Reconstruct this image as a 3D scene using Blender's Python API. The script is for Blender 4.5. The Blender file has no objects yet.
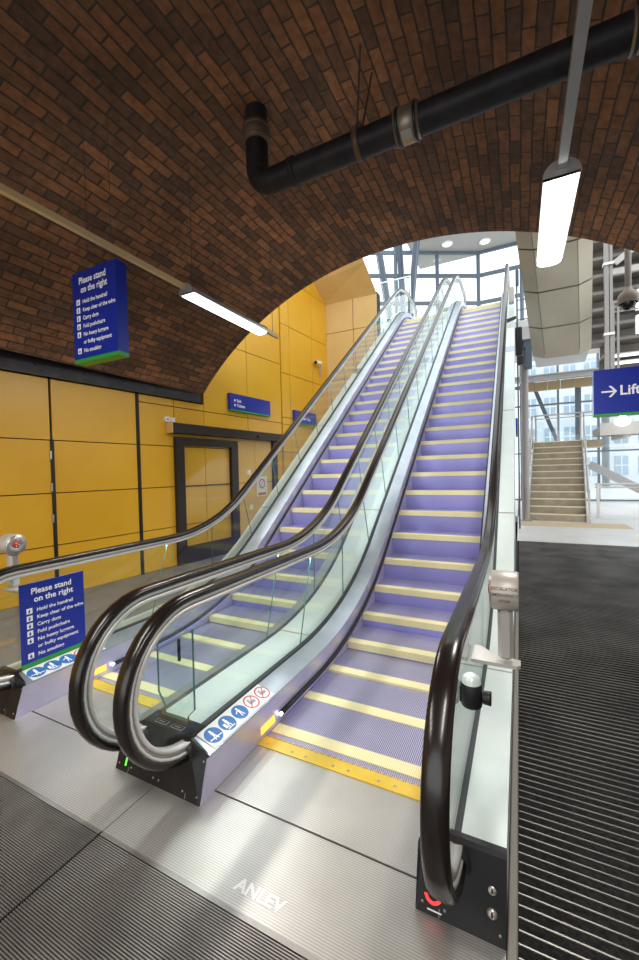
import bpy, math, random
from math import sin, cos, pi, radians, sqrt, atan2
from mathutils import Vector, Matrix
random.seed(7)
scene = bpy.context.scene
COL = scene.collection
V = Vector

# ------------------------------------------------------------------ materials
MATS = {}
def mat(name, base=(.5, .5, .5), rough=.5, metal=0., emit=None, estr=0., spec=.5, coat=0.):
    if name in MATS:
        return MATS[name]
    m = bpy.data.materials.new(name)
    m.use_nodes = True
    b = m.node_tree.nodes['Principled BSDF']
    b.inputs['Base Color'].default_value = (*base, 1)
    b.inputs['Roughness'].default_value = rough
    b.inputs['Metallic'].default_value = metal
    b.inputs['Specular IOR Level'].default_value = spec
    b.inputs['Coat Weight'].default_value = coat
    if emit:
        b.inputs['Emission Color'].default_value = (*emit, 1)
        b.inputs['Emission Strength'].default_value = estr
    MATS[name] = m
    return m

def nd(m, typ, **kw):
    n = m.node_tree.nodes.new(typ)
    for k, v in kw.items():
        setattr(n, k, v)
    return n
def lk(m, a, b):
    m.node_tree.links.new(a, b)

def noisy(m, c1, c2, scale=3., detail=4., rough=None, stretch=None, coord='Position'):
    """mix two colours by world-space noise; optionally vary roughness"""
    b = m.node_tree.nodes['Principled BSDF']
    g = nd(m, 'ShaderNodeNewGeometry')
    src = g.outputs['Position']
    if stretch:
        mp = nd(m, 'ShaderNodeMapping')
        mp.inputs['Scale'].default_value = stretch
        lk(m, src, mp.inputs['Vector']); src = mp.outputs['Vector']
    n = nd(m, 'ShaderNodeTexNoise')
    n.inputs['Scale'].default_value = scale
    n.inputs['Detail'].default_value = detail
    lk(m, src, n.inputs['Vector'])
    r = nd(m, 'ShaderNodeValToRGB')
    r.color_ramp.elements[0].position = .32; r.color_ramp.elements[0].color = (*c1, 1)
    r.color_ramp.elements[1].position = .68; r.color_ramp.elements[1].color = (*c2, 1)
    lk(m, n.outputs['Fac'], r.inputs['Fac'])
    lk(m, r.outputs['Color'], b.inputs['Base Color'])
    if rough:
        mr = nd(m, 'ShaderNodeMapRange')
        mr.inputs['To Min'].default_value, mr.inputs['To Max'].default_value = rough
        lk(m, n.outputs['Fac'], mr.inputs['Value'])
        lk(m, mr.outputs['Result'], b.inputs['Roughness'])
    return m

def striped(m, axis, pitch, c1, c2, bump=.3, duty=.5, soft=.15, noise=.25):
    """world-space parallel ribs across one axis"""
    b = m.node_tree.nodes['Principled BSDF']
    g = nd(m, 'ShaderNodeNewGeometry')
    s = nd(m, 'ShaderNodeSeparateXYZ')
    lk(m, g.outputs['Position'], s.inputs['Vector'])
    d = nd(m, 'ShaderNodeMath', operation='MULTIPLY'); d.inputs[1].default_value = 1 / pitch
    lk(m, s.outputs[axis], d.inputs[0])
    f = nd(m, 'ShaderNodeMath', operation='PINGPONG'); f.inputs[1].default_value = .5
    lk(m, d.outputs[0], f.inputs[0])
    r = nd(m, 'ShaderNodeMapRange'); r.interpolation_type = 'SMOOTHSTEP'
    r.inputs['From Min'].default_value = duty * .5 - soft * .5
    r.inputs['From Max'].default_value = duty * .5 + soft * .5
    lk(m, f.outputs[0], r.inputs['Value'])
    mx = nd(m, 'ShaderNodeMix', data_type='RGBA')
    mx.inputs[6].default_value = (*c1, 1); mx.inputs[7].default_value = (*c2, 1)
    lk(m, r.outputs['Result'], mx.inputs[0])
    n = nd(m, 'ShaderNodeTexNoise'); n.inputs['Scale'].default_value = 2.2; n.inputs['Detail'].default_value = 5
    lk(m, g.outputs['Position'], n.inputs['Vector'])
    mr = nd(m, 'ShaderNodeMapRange')
    mr.inputs['To Min'].default_value = 1 - noise; mr.inputs['To Max'].default_value = 1 + noise
    lk(m, n.outputs['Fac'], mr.inputs['Value'])
    mu = nd(m, 'ShaderNodeMix', data_type='RGBA', blend_type='MULTIPLY'); mu.inputs[0].default_value = 1
    lk(m, mx.outputs[2], mu.inputs[6]); lk(m, mr.outputs['Result'], mu.inputs[7])
    lk(m, mu.outputs[2], b.inputs['Base Color'])
    if bump:
        bp = nd(m, 'ShaderNodeBump'); bp.inputs['Strength'].default_value = bump; bp.inputs['Distance'].default_value = .003
        lk(m, r.outputs['Result'], bp.inputs['Height'])
        lk(m, bp.outputs['Normal'], b.inputs['Normal'])
    return m

def glass_mat(name, tint=(.90, .98, .96), refl=1.0):
    m = bpy.data.materials.new(name); m.use_nodes = True
    nt = m.node_tree; nt.nodes.clear()
    out = nd(m, 'ShaderNodeOutputMaterial')
    tr = nd(m, 'ShaderNodeBsdfTransparent'); tr.inputs['Color'].default_value = (*tint, 1)
    gl = nd(m, 'ShaderNodeBsdfGlossy'); gl.inputs['Roughness'].default_value = .015
    fr = nd(m, 'ShaderNodeLayerWeight'); fr.inputs['Blend'].default_value = .5
    pw = nd(m, 'ShaderNodeMath', operation='POWER'); pw.inputs[1].default_value = 4.2
    lk(m, fr.outputs['Facing'], pw.inputs[0])
    mu = nd(m, 'ShaderNodeMath', operation='MULTIPLY_ADD'); mu.inputs[1].default_value = .9*refl; mu.inputs[2].default_value = .045*refl
    mix = nd(m, 'ShaderNodeMixShader')
    lk(m, pw.outputs[0], mu.inputs[0]); lk(m, mu.outputs[0], mix.inputs[0])
    lk(m, tr.outputs[0], mix.inputs[1]); lk(m, gl.outputs[0], mix.inputs[2]); lk(m, mix.outputs[0], out.inputs[0])
    MATS[name] = m
    return m

def brick_mat():
    m = mat('vault_brick', rough=.85)
    b = m.node_tree.nodes['Principled BSDF']
    uv = nd(m, 'ShaderNodeUVMap'); uv.uv_map = 'UVMap'
    nz = nd(m, 'ShaderNodeTexNoise'); nz.inputs['Scale'].default_value = 3.; nz.inputs['Detail'].default_value = 3
    lk(m, uv.outputs[0], nz.inputs['Vector'])
    # slight wobble of the courses
    sub = nd(m, 'ShaderNodeVectorMath', operation='SUBTRACT'); sub.inputs[1].default_value = (.5, .5, .5)
    lk(m, nz.outputs['Color'], sub.inputs[0])
    sc = nd(m, 'ShaderNodeVectorMath', operation='SCALE'); sc.inputs['Scale'].default_value = .035
    lk(m, sub.outputs[0], sc.inputs[0])
    ad = nd(m, 'ShaderNodeVectorMath', operation='ADD')
    lk(m, uv.outputs[0], ad.inputs[0]); lk(m, sc.outputs[0], ad.inputs[1])
    def brick(c1, c2, mort, bias):
        t = nd(m, 'ShaderNodeTexBrick')
        t.offset = .5; t.squash = 1.
        t.inputs['Scale'].default_value = 1.
        t.inputs['Mortar Size'].default_value = .008
        t.inputs['Mortar Smooth'].default_value = .35
        t.inputs['Bias'].default_value = bias
        t.inputs['Brick Width'].default_value = .30
        t.inputs['Row Height'].default_value = .098
        t.inputs['Color1'].default_value = (*c1, 1); t.inputs['Color2'].default_value = (*c2, 1)
        t.inputs['Mortar'].default_value = (*mort, 1)
        lk(m, ad.outputs[0], t.inputs['Vector'])
        return t
    A = brick((.34, .150, .066), (.10, .062, .045), (.062, .053, .042), -.1)
    n2 = nd(m, 'ShaderNodeTexNoise'); n2.inputs['Scale'].default_value = .7; n2.inputs['Detail'].default_value = 6
    lk(m, uv.outputs[0], n2.inputs['Vector'])
    n3 = nd(m, 'ShaderNodeTexNoise'); n3.inputs['Scale'].default_value = 14.; n3.inputs['Detail'].default_value = 5
    lk(m, uv.outputs[0], n3.inputs['Vector'])
    mr = nd(m, 'ShaderNodeMapRange'); mr.inputs['From Min'].default_value = .3; mr.inputs['From Max'].default_value = .7
    mr.inputs['To Min'].default_value = .5; mr.inputs['To Max'].default_value = 1.3
    lk(m, n2.outputs['Fac'], mr.inputs['Value'])
    mr3 = nd(m, 'ShaderNodeMapRange'); mr3.inputs['From Min'].default_value = .25; mr3.inputs['From Max'].default_value = .75
    mr3.inputs['To Min'].default_value = .6; mr3.inputs['To Max'].default_value = 1.35
    lk(m, n3.outputs['Fac'], mr3.inputs['Value'])
    mm = nd(m, 'ShaderNodeMath', operation='MULTIPLY'); lk(m, mr.outputs[0], mm.inputs[0]); lk(m, mr3.outputs[0], mm.inputs[1])
    mu = nd(m, 'ShaderNodeMix', data_type='RGBA', blend_type='MULTIPLY'); mu.inputs[0].default_value = 1
    lk(m, A.outputs['Color'], mu.inputs[6]); lk(m, mm.outputs[0], mu.inputs[7])
    # lime blooms
    n4 = nd(m, 'ShaderNodeTexNoise'); n4.inputs['Scale'].default_value = 2.3; n4.inputs['Detail'].default_value = 8; n4.inputs['Roughness'].default_value = .7
    lk(m, uv.outputs[0], n4.inputs['Vector'])
    r4 = nd(m, 'ShaderNodeMapRange'); r4.inputs['From Min'].default_value = .66; r4.inputs['From Max'].default_value = .78
    r4.inputs['To Max'].default_value = .45
    lk(m, n4.outputs['Fac'], r4.inputs['Value'])
    bl = nd(m, 'ShaderNodeMix', data_type='RGBA'); bl.inputs[7].default_value = (.22, .17, .12, 1)
    lk(m, r4.outputs[0], bl.inputs[0]); lk(m, mu.outputs[2], bl.inputs[6])
    lk(m, bl.outputs[2], b.inputs['Base Color'])
    inv = nd(m, 'ShaderNodeMath', operation='SUBTRACT'); inv.inputs[0].default_value = 1
    lk(m, A.outputs['Fac'], inv.inputs[1])
    hh = nd(m, 'ShaderNodeMath', operation='MULTIPLY_ADD'); hh.inputs[1].default_value = .35
    lk(m, n3.outputs['Fac'], hh.inputs[0]); lk(m, inv.outputs[0], hh.inputs[2])
    bp = nd(m, 'ShaderNodeBump'); bp.inputs['Strength'].default_value = .9; bp.inputs['Distance'].default_value = .012
    lk(m, hh.outputs[0], bp.inputs['Height']); lk(m, bp.outputs['Normal'], b.inputs['Normal'])
    return m

M_brick = brick_mat()
M_yellow = noisy(mat('yellow_panel', rough=.33, spec=.45), (.78, .41, .022), (.86, .48, .035), .8, 3)
M_yellow2 = noisy(mat('yellow_panel_pale', rough=.4), (.74, .45, .12), (.80, .52, .17), .9, 3)
M_tan = noisy(mat('tan_panel', rough=.38), (.70, .48, .19), (.80, .58, .26), .9, 3)
M_joint = mat('joint_black', (.012, .010, .010), .6)
M_channel = noisy(mat('channel_black', rough=.42, metal=.3), (.018, .017, .02), (.04, .038, .042), 5)
M_frame = mat('door_frame_dark', (.035, .027, .026), .42, .4)
M_steel = noisy(mat('brushed_steel', rough=.3, metal=.9), (.52, .52, .53), (.66, .66, .66), 6, 4, (.25, .42), (1, .15, 1))
M_guide = mat('handrail_guide_aluminium', (.86, .85, .83), .38, .35)
M_guide2 = mat('handrail_guide_grey', (.42, .41, .40), .4, .4)  # darker tone of the two-tone guide, also on joints and screws
M_rubber = mat('handrail_rubber', (.014, .010, .009), .22, 0, spec=.6)
M_glass = glass_mat('balustrade_glass', (.94, .98, .97), .8)
M_glassedge = mat('glass_edge', (.08, .22, .18), .2)
M_dglass = glass_mat('door_glass', (.96, .97, .97), .3)
M_pane = glass_mat('window_glass', (.95, .98, .985), .8)
M_deck = noisy(mat('deck_satin_steel', rough=.3, metal=.2), (.74, .84, .82), (.83, .91, .89), 3, 3, (.24, .36))
M_ideck = noisy(mat('inner_deck_steel', rough=.3, metal=.7), (.40, .455, .50), (.50, .55, .60), 4, 3, (.25, .36))
M_skirt = noisy(mat('skirt_steel', rough=.3, metal=.45), (.60, .57, .82), (.72, .69, .92), 3, 3, (.24, .36))  # lavender cast of the violet light put into the steel colour
M_gasket = mat('gasket_dark', (.05, .06, .065), .5)
M_step = striped(mat('step_tread', rough=.38, metal=.55), 0, .0105, (.62, .60, .80), (.25, .24, .40), .4)  # violet light put into the tread colour
M_riser = striped(mat('step_riser', rough=.4, metal=.35), 0, .0105, (.50, .485, .94), (.29, .28, .70), .3)  # riser colour carries the violet light too
M_demarc = striped(mat('step_demarcation', rough=.5), 0, .0105, (1.0, .94, .58), (.86, .76, .40), .2)
M_comb = noisy(mat('comb_yellow', rough=.45), (.78, .52, .04), (.86, .62, .10), 5)
M_plate = striped(mat('floor_plate', rough=.36, metal=.55), 1, .0095, (.58, .565, .54), (.43, .415, .395), .25, noise=.3)
M_seam = mat('floor_seam', (.015, .015, .015), .7)
M_mat = noisy(mat('mat_carpet', rough=.95, spec=.1), (.012, .012, .012), (.035, .033, .032), 60, 3)
M_matbar = noisy(mat('mat_bar', rough=.4, metal=.75), (.22, .21, .20), (.46, .44, .41), 2, 5)
M_mat2 = noisy(mat('front_mat_carpet', rough=.95, spec=.1), (.035, .032, .030), (.075, .07, .064), 25, 4)
M_matbar2 = noisy(mat('front_mat_bar', rough=.45, metal=.6), (.20, .19, .18), (.38, .36, .34), 3, 4)
M_newel = mat('newel_black', (.010, .009, .010), .32, .2)
M_white = mat('white_paint', (.88, .88, .87), .4)
M_ink = mat('sign_white', (.92, .92, .94), .5, emit=(1, 1, 1), estr=.12)
M_blue = mat('sign_blue', (.012, .035, .40), .28, spec=.5)
M_green = mat('sign_green', (.03, .40, .05), .4)
M_stkblue = mat('pictogram_blue', (.03, .17, .50), .4)
M_red = mat('pictogram_red', (.62, .05, .06), .4)
M_grey = mat('pictogram_grey', (.35, .35, .36), .5)
M_tube = mat('luminaire_diffuser', (1, 1, 1), .4, emit=(1, .99, .97), estr=5)
M_lumi = mat('luminaire_housing', (.55, .55, .56), .35, .5)
M_trunk = mat('lighting_trunking_steel', (.5, .5, .5), .35, .7)
M_trunk2 = mat('lighting_trunking_warm_lit', (.78, .62, .34), .45, .2)  # trunking with the yellowish light put into its colour
M_wire = mat('suspension_wire', (.09, .085, .08), .45, .6)
M_pipe = noisy(mat('pipe_black', rough=.5, spec=.3), (.008, .008, .010), (.022, .02, .022), 8)
M_coup = mat('coupling_steel', (.30, .26, .21), .42, .7)
M_coup2 = mat('coupling_brown', (.13, .085, .05), .55, .3)
M_stop = noisy(mat('stop_post_beige', rough=.42, metal=.3), (.50, .46, .42), (.60, .56, .52), 4)
M_floor = noisy(mat('pale_floor_tile', rough=.4), (.60, .58, .55), (.74, .72, .70), .9, 4)
M_floor2 = noisy(mat('concourse_floor_grey', rough=.5), (.20, .20, .21), (.28, .28, .28), 1.4, 4)
M_stair = noisy(mat('stair_beige', rough=.6), (.36, .30, .20), (.48, .40, .28), 4)
M_nosing = mat('stair_nosing', (.86, .79, .62), .5)
M_ssteel = mat('stainless_rail', (.62, .60, .57), .28, .8)
M_soffit = noisy(mat('soffit_panel', rough=.5), (.42, .375, .29), (.52, .47, .37), 1.2, 4)
M_mull = mat('mullion_bluegrey', (.12, .155, .20), .5)
M_strut = mat('strut_bluegrey', (.06, .085, .12), .5)
M_col = mat('column_grey', (.34, .32, .30), .5)
M_slat = noisy(mat('overhead_stair_grey', rough=.6), (.19, .17, .15), (.29, .265, .235), 2, 4)
M_slatl = mat('overhead_beam_pale', (.55, .53, .49), .5)
M_dark = mat('dark_plastic', (.012, .012, .014), .4)
M_dome = mat('dome_beige', (.40, .35, .30), .4)
M_smoke = mat('dome_smoked', (.02, .02, .022), .12)
M_led = mat('led_line', (1, 1, 1), .4, emit=(1, .97, .92), estr=3.0)
M_orange = mat('comb_light_orange', (.9, .35, .03), .4, emit=(1, .42, .05), estr=2.2)
M_tip = mat('comb_light_tip', (1, 1, 1), .3, emit=(.92, .95, 1), estr=4)
M_ledred = mat('red_indicator', (.9, .02, .02), .3, emit=(1, .02, .02), estr=3.0)
M_ledgreen = mat('green_indicator', (.05, .9, .05), .3, emit=(.12, 1, .05), estr=1.6)
M_violet = mat('skirt_light_violet', (.5, .45, 1), .4, emit=(.45, .40, 1), estr=.6)
M_bldg = noisy(mat('pale_building', rough=.8), (.62, .66, .70), (.74, .77, .80), .5)
M_bwin = mat('building_window', (.35, .45, .55), .15)
M_roof = mat('hall_roof', (.42, .41, .38), .6)
M_tanstone = mat('tan_parapet', (.42, .32, .17), .7)
M_rose = mat('notice_rose', (.55, .16, .10), .5)
M_tintwhite = mat('notice_white', (.82, .80, .74), .5)
M_wallside = mat('wall_plaster', (.45, .43, .40), .7)

# ------------------------------------------------------------------ mesh building
class MB:
    def __init__(s): s.v = []; s.f = []; s.m = []; s.uv = None; s.sm = []
    def add(s, vs, fs, mi=0, smooth=False):
        o = len(s.v); s.v += [tuple(p) for p in vs]
        for f in fs:
            s.f.append([o + i for i in f]); s.m.append(mi); s.sm.append(smooth)
        return s
    def box(s, x0, x1, y0, y1, z0, z1, mi=0):
        p = [(x, y, z) for z in (z0, z1) for y in (y0, y1) for x in (x0, x1)]
        return s.add(p, [(0, 2, 3, 1), (4, 5, 7, 6), (0, 1, 5, 4), (2, 6, 7, 3), (0, 4, 6, 2), (1, 3, 7, 5)], mi)
    def bbox(s, x0, x1, y0, y1, z0, z1, b=.01, mi=0):
        """box with chamfered vertical+horizontal edges (octagonal bevel via stacked rings)"""
        b = min(b, (x1-x0)/2.2, (y1-y0)/2.2, (z1-z0)/2.2)
        def ring(e, z): return [(x0+e+b, y0+e, z), (x1-e-b, y0+e, z), (x1-e, y0+e+b, z), (x1-e, y1-e-b, z), (x1-e-b, y1-e, z), (x0+e+b, y1-e, z), (x0+e, y1-e-b, z), (x0+e, y0+e+b, z)]
        rs = [ring(b*.7, z0), ring(0, z0+b), ring(0, z1-b), ring(b*.7, z1)]
        vs = sum(rs, []); fs = []
        for k in range(3):
            for i in range(8):
                j = (i+1) % 8; fs.append((k*8+i, k*8+j, (k+1)*8+j, (k+1)*8+i))
        fs.append(tuple(range(7, -1, -1))); fs.append(tuple(24+i for i in range(8)))
        return s.add(vs, fs, mi)
    def obox(s, o, a, b, c, mi=0):
        o, a, b, c = map(V, (o, a, b, c))
        p = [o + a*i + b*j + c*k for k in (0, 1) for j in (0, 1) for i in (0, 1)]
        return s.add(p, [(0, 2, 3, 1), (4, 5, 7, 6), (0, 1, 5, 4), (2, 6, 7, 3), (0, 4, 6, 2), (1, 3, 7, 5)], mi)
    def bar(s, p, q, w, h=None, up=(0, 0, 1), mi=0):
        p, q = V(p), V(q); h = h or w; d = (q-p).normalized(); u = V(up)
        if abs(d.dot(u)) > .98: u = V((1, 0, 0))
        r = d.cross(u).normalized(); u = r.cross(d)
        return s.obox(p - r*w/2 - u*h/2, r*w, q-p, u*h, mi)
    def tube(s, pts, r, n=10, mi=0, cap=True, smooth=True):
        pts = [V(p) for p in pts]; rs = r if isinstance(r, (list, tuple)) else [r]*len(pts)
        vs = []; prev = None
        for i, p in enumerate(pts):
            a = pts[max(i-1, 0)]; b = pts[min(i+1, len(pts)-1)]
            d = (b-a).normalized()
            if prev is None:
                u = V((0, 0, 1)) if abs(d.z) < .9 else V((1, 0, 0))
            else: u = prev
            r_ = d.cross(u)
            if r_.length < 1e-6: r_ = d.cross(V((0, 1, 0)))
            r_.normalize(); u = r_.cross(d).normalized(); prev = u
            for k in range(n):
                t = 2*pi*k/n; vs.append(p + (r_*cos(t) + u*sin(t))*rs[i])
        fs = []
        for i in range(len(pts)-1):
            for k in range(n):
                j = (k+1) % n; fs.append((i*n+k, i*n+j, (i+1)*n+j, (i+1)*n+k))
        s.add(vs, fs, mi, smooth)
        if cap:
            s.add(vs[:n], [tuple(range(n-1, -1, -1))], mi); s.add(vs[-n:], [tuple(range(n))], mi)
        return s
    def lathe(s, o, axis, prof, n=24, mi=0, smooth=True):
        """prof: list of (radius, height along axis)"""
        o = V(o); ax = V(axis).normalized(); u = V((0, 0, 1)) if abs(ax.z) < .9 else V((1, 0, 0))
        a = ax.cross(u).normalized(); b = ax.cross(a)
        vs = []
        for r, h in prof:
            for k in range(n):
                t = 2*pi*k/n; vs.append(o + ax*h + (a*cos(t) + b*sin(t))*max(r, 1e-5))
        fs = []
        for i in range(len(prof)-1):
            for k in range(n):
                j = (k+1) % n; fs.append((i*n+k, (i+1)*n+k, (i+1)*n+j, i*n+j))
        return s.add(vs, fs, mi, smooth)
    def prism(s, poly, o, a, b, c, mi=0):
        """polygon (u,v) in plane a,b at o, extruded by vector c"""
        o, a, b, c = map(V, (o, a, b, c)); n = len(poly)
        lo = [o + a*u + b*v for u, v in poly]; hi = [p + c for p in lo]
        fs = [tuple(range(n-1, -1, -1)), tuple(range(n, 2*n))]
        for i in range(n):
            j = (i+1) % n; fs.append((i, j, n+j, n+i))
        return s.add(lo+hi, fs, mi)
    def disc(s, o, a, b, r, n=20, mi=0, r0=0.):
        o, a, b = map(V, (o, a, b))
        out = [o + (a*cos(2*pi*k/n) + b*sin(2*pi*k/n))*r for k in range(n)]
        if r0 <= 0: return s.add(out, [tuple(range(n))], mi)
        inn = [o + (a*cos(2*pi*k/n) + b*sin(2*pi*k/n))*r0 for k in range(n)]
        return s.add(out+inn, [(k, (k+1) % n, n+(k+1) % n, n+k) for k in range(n)], mi)
    def ribbon(s, A, B, mi=0, smooth=True):
        n = len(A); return s.add(list(A)+list(B), [(i, i+1, n+i+1, n+i) for i in range(n-1)], mi, smooth)

def build(name, mb, mats, parent=None, world=True):
    me = bpy.data.meshes.new(name)
    off = parent_origin(parent) if (parent and world) else V((0, 0, 0))
    me.from_pydata([V(p)-off for p in mb.v], [], mb.f)
    if not isinstance(mats, (list, tuple)): mats = [mats]
    for m in mats: me.materials.append(m)
    for p, mi, sm in zip(me.polygons, mb.m, mb.sm):
        p.material_index = mi; p.use_smooth = sm
    me.validate(); me.update()
    o = bpy.data.objects.new(name, me); COL.objects.link(o)
    if parent: o.parent = parent
    return o

def parent_origin(p):
    v = V((0, 0, 0))
    while p is not None:
        v += V(p.location); p = p.parent
    return v

def tag(o, label=None, cat=None, group=None, kind=None):
    if label: o['label'] = label
    if cat: o['category'] = cat
    if group: o['group'] = group
    if kind: o['kind'] = kind
    return o
def thing(name, loc, label, cat, group=None, rz=0.):
    o = bpy.data.objects.new(name, None); COL.objects.link(o)
    o.location = loc; o.rotation_euler = (0, 0, rz); o.empty_display_size = .2
    return tag(o, label, cat, group)
def struct(name, mb, mats):
    return tag(build(name, mb, mats), kind='structure')
def copy_part(o, parent, loc=None):
    c = o.copy(); COL.objects.link(c); c.parent = parent
    if loc is not None: c.location = loc
    for ch in o.children: copy_part(ch, c)
    return c

def text_mb(mb, body, o, right, up, size, align='LEFT', bold=0.012, depth=0.0, mi=0, sx=1.0):
    cu = bpy.data.curves.new('t', 'FONT'); cu.body = body; cu.size = 1.0; cu.align_x = align
    cu.offset = bold; cu.resolution_u = 3
    ob = bpy.data.objects.new('t', cu); COL.objects.link(ob)
    dg = bpy.context.evaluated_depsgraph_get()
    me = bpy.data.meshes.new_from_object(ob.evaluated_get(dg))
    o, right, up = V(o), V(right).normalized(), V(up).normalized()
    vs = [o + right*(v.co.x*size*sx) + up*(v.co.y*size) for v in me.vertices]
    mb.add(vs, [tuple(p.vertices) for p in me.polygons], mi)
    bpy.data.objects.remove(ob); bpy.data.curves.remove(cu); bpy.data.meshes.remove(me)
    return mb

# ------------------------------------------------------------------ camera
cam = bpy.data.cameras.new('camera'); co = bpy.data.objects.new('camera', cam); COL.objects.link(co)
cam.sensor_fit = 'VERTICAL'; cam.sensor_height = 36; cam.sensor_width = 24; cam.lens = 398.5/960*36
cam.clip_start = .05; cam.clip_end = 300
pt, yw, rl = radians(1.22), radians(26.63), radians(-1.37)
A = Matrix(((cos(yw), sin(yw), 0), (0, 0, 1), (-sin(yw), cos(yw), 0)))
B = Matrix(((1, 0, 0), (0, cos(pt), sin(pt)), (0, -sin(pt), cos(pt))))
D = Matrix(((cos(rl), sin(rl), 0), (-sin(rl), cos(rl), 0), (0, 0, 1)))
R = D @ B @ A
co.matrix_world = Matrix.Translation((0, 0, 1.6)) @ Matrix((R[0], R[1], -R[2])).transposed().to_4x4()
scene.camera = co

# ------------------------------------------------------------------ setting
VC = (-1.513, -.157); VR = 5.003; YE = 5.78
YB = -7.0
def wallx(y): return -5.86 + .0854*y

# vault
mb = MB(); N = 72
a0 = atan2(3.10-VC[1], -sqrt(VR**2-(3.10-VC[1])**2)); a1 = atan2(2.75-VC[1], 2.55-VC[0])
uvs = []
for r, inner in ((VR, True), (VR+.45, False)):
    for k in range(N):
        t0 = a0+(a1-a0)*k/N; t1 = a0+(a1-a0)*(k+1)/N
        q = [(VC[0]+r*cos(t), y, VC[1]+r*sin(t)) for t, y in ((t0, YB), (t0, YE), (t1, YE), (t1, YB))]
        mb.add(q, [(0, 1, 2, 3) if inner else (3, 2, 1, 0)], 0, True)
        uvs += [(YB, -t0*r), (YE, -t0*r), (YE, -t1*r), (YB, -t1*r)] if inner else [(YB, -t1*r), (YE, -t1*r), (YE, -t0*r), (YB, -t0*r)]
for y in (YE, YB):
    for k in range(N):
        t0 = a0+(a1-a0)*k/N; t1 = a0+(a1-a0)*(k+1)/N
        p = lambda r, t: (VC[0]+r*cos(t), y, VC[1]+r*sin(t))
        mb.add([p(VR, t0), p(VR+.45, t0), p(VR+.45, t1), p(VR, t1)], [(0, 1, 2, 3)])
        uvs += [(0, t0*VR), (.45, t0*VR), (.45, t1*VR), (0, t1*VR)]
vault = struct('ceiling', mb, M_brick)
uvl = vault.data.uv_layers.new(name='UVMap')
i = 0
for p in vault.data.polygons:
    for li in p.loop_indices:
        uvl.data[li].uv = uvs[i]; i += 1

# left wall: dark backing with yellow panels in front
WD = V((.0854, 1, 0)).normalized(); WN = V((1, -.0854, 0)).normalized()
def wp(y, z, d=0.):
    p = V((wallx(y), y, z)); return p + WN*d
mb = MB()
def wquad(y0, y1, z0, z1, d, th, mi):
    o = wp(y0, z0, d-th); mb.obox(o, WN*th, wp(y1, z0, d-th)-o, V((0, 0, z1-z0)), mi)
wquad(YB, 10.55, 0, 9.5, -.03, .25, 1)
def panels(ys, zs, d=0., mi=0, g=.007):
    for y0, y1 in zip(ys[:-1], ys[1:]):
        for z0, z1 in zip(zs[:-1], zs[1:]):
            wquad(y0+g, y1-g, z0+g, z1-g, d, .03, mi)
panels([-7, -5.76, -4.48, -3.21, -1.94, -.66, .61, 1.88, 3.165], [.0, .69, 1.395, 2.105, 2.93])
panels([3.185, 4.425], [.0, .69, 1.395, 2.105, 2.93])
panels([4.475, 5.15, 5.84], [.0, .69, 1.395, 2.105, 2.80])
panels([4.475, 5.15, 5.84], [2.80, 2.93])
panels([5.84, 7.08, 8.30], [.0, .69, 1.395, 2.105, 2.80])
panels([5.84, 7.08, 8.30], [2.80, 4.22, 5.6, 7.0, 8.4], mi=0)
panels([8.30, 8.64, 9.70, 10.5], [.0, .69, 1.395, 2.105, 2.78, 2.95, 4.03, 5.22, 6.4, 7.6, 8.8], d=.03)
struct('wall_left', mb, [M_yellow, M_joint])
# cross wall past the arch with the sloped soffit above
mb = MB()
xa, xb = -4.95, -3.40
g = .008
mb.box(xa-.3, xb, 10.53, 10.8, 0, 6.45, 1)
for z0, z1 in ((0, 1.4), (1.4, 2.8), (2.8, 4.2), (4.2, 5.55), (5.55, 6.40)):
    for x0, x1 in ((xa, -4.1), (-4.1, xb)):
        mb.box(x0+g, x1-g, 10.5, 10.54, z0+g, z1-g, 0)
struct('wall_back', mb, [M_tan, M_joint])
mb = MB()
mb.add([(xa-.05, 10.5, 6.38), (xb, 10.5, 6.40), (-3.52, 9.9, 7.0), (xa-.1, 9.9, 6.75), (-3.9, 8.2, 8.6), (xa-.25, 8.2, 8.4)], [(0, 1, 2, 3), (3, 2, 4, 5)])
struct('trim_2', mb, M_tan)
# dark steel channel at the springing
mb = MB()
o = wp(YB, 2.93, 0); mb.obox(o, WN*.05, wp(YE-.03, 2.93, 0)-o, V((0, 0, .42)))
o = wp(YB, 2.93, 0); mb.obox(o, WN*.09, wp(YE-.03, 2.93, 0)-o, V((0, 0, .02)))
for k in range(11):
    c = wp(-.6+k*.6, 3.06, .05); mb.lathe(c, WN, [(.014, 0), (.014, .006), (0, .009)], 8)
struct('trim_1', mb, M_channel)
# cover strips on the two wide joints
mb = MB()
o = wp(4.425, .0, 0); mb.obox(o, WN*.012, wp(4.475, .0, 0)-o, V((0, 0, 2.93)))
struct('trim_3', mb, M_joint)
mb = MB()
o = wp(3.155, .0, 0); mb.obox(o, WN*.012, wp(3.20, .0, 0)-o, V((0, 0, 2.10)))
for z in (1.85, 1.42, 1.0):
    o = wp(3.145, z, .0); mb.obox(o, WN*.018, wp(3.165, z, 0)-o, V((0, 0, .11)), 1)
struct('trim_4', mb, [M_joint, M_ssteel])
# right wall (outside the frame, carries the vault)
mb = MB(); mb.box(2.5, 2.9, YB, YE, 0, 2.95)
struct('wall_right', mb, M_wallside)

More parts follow.
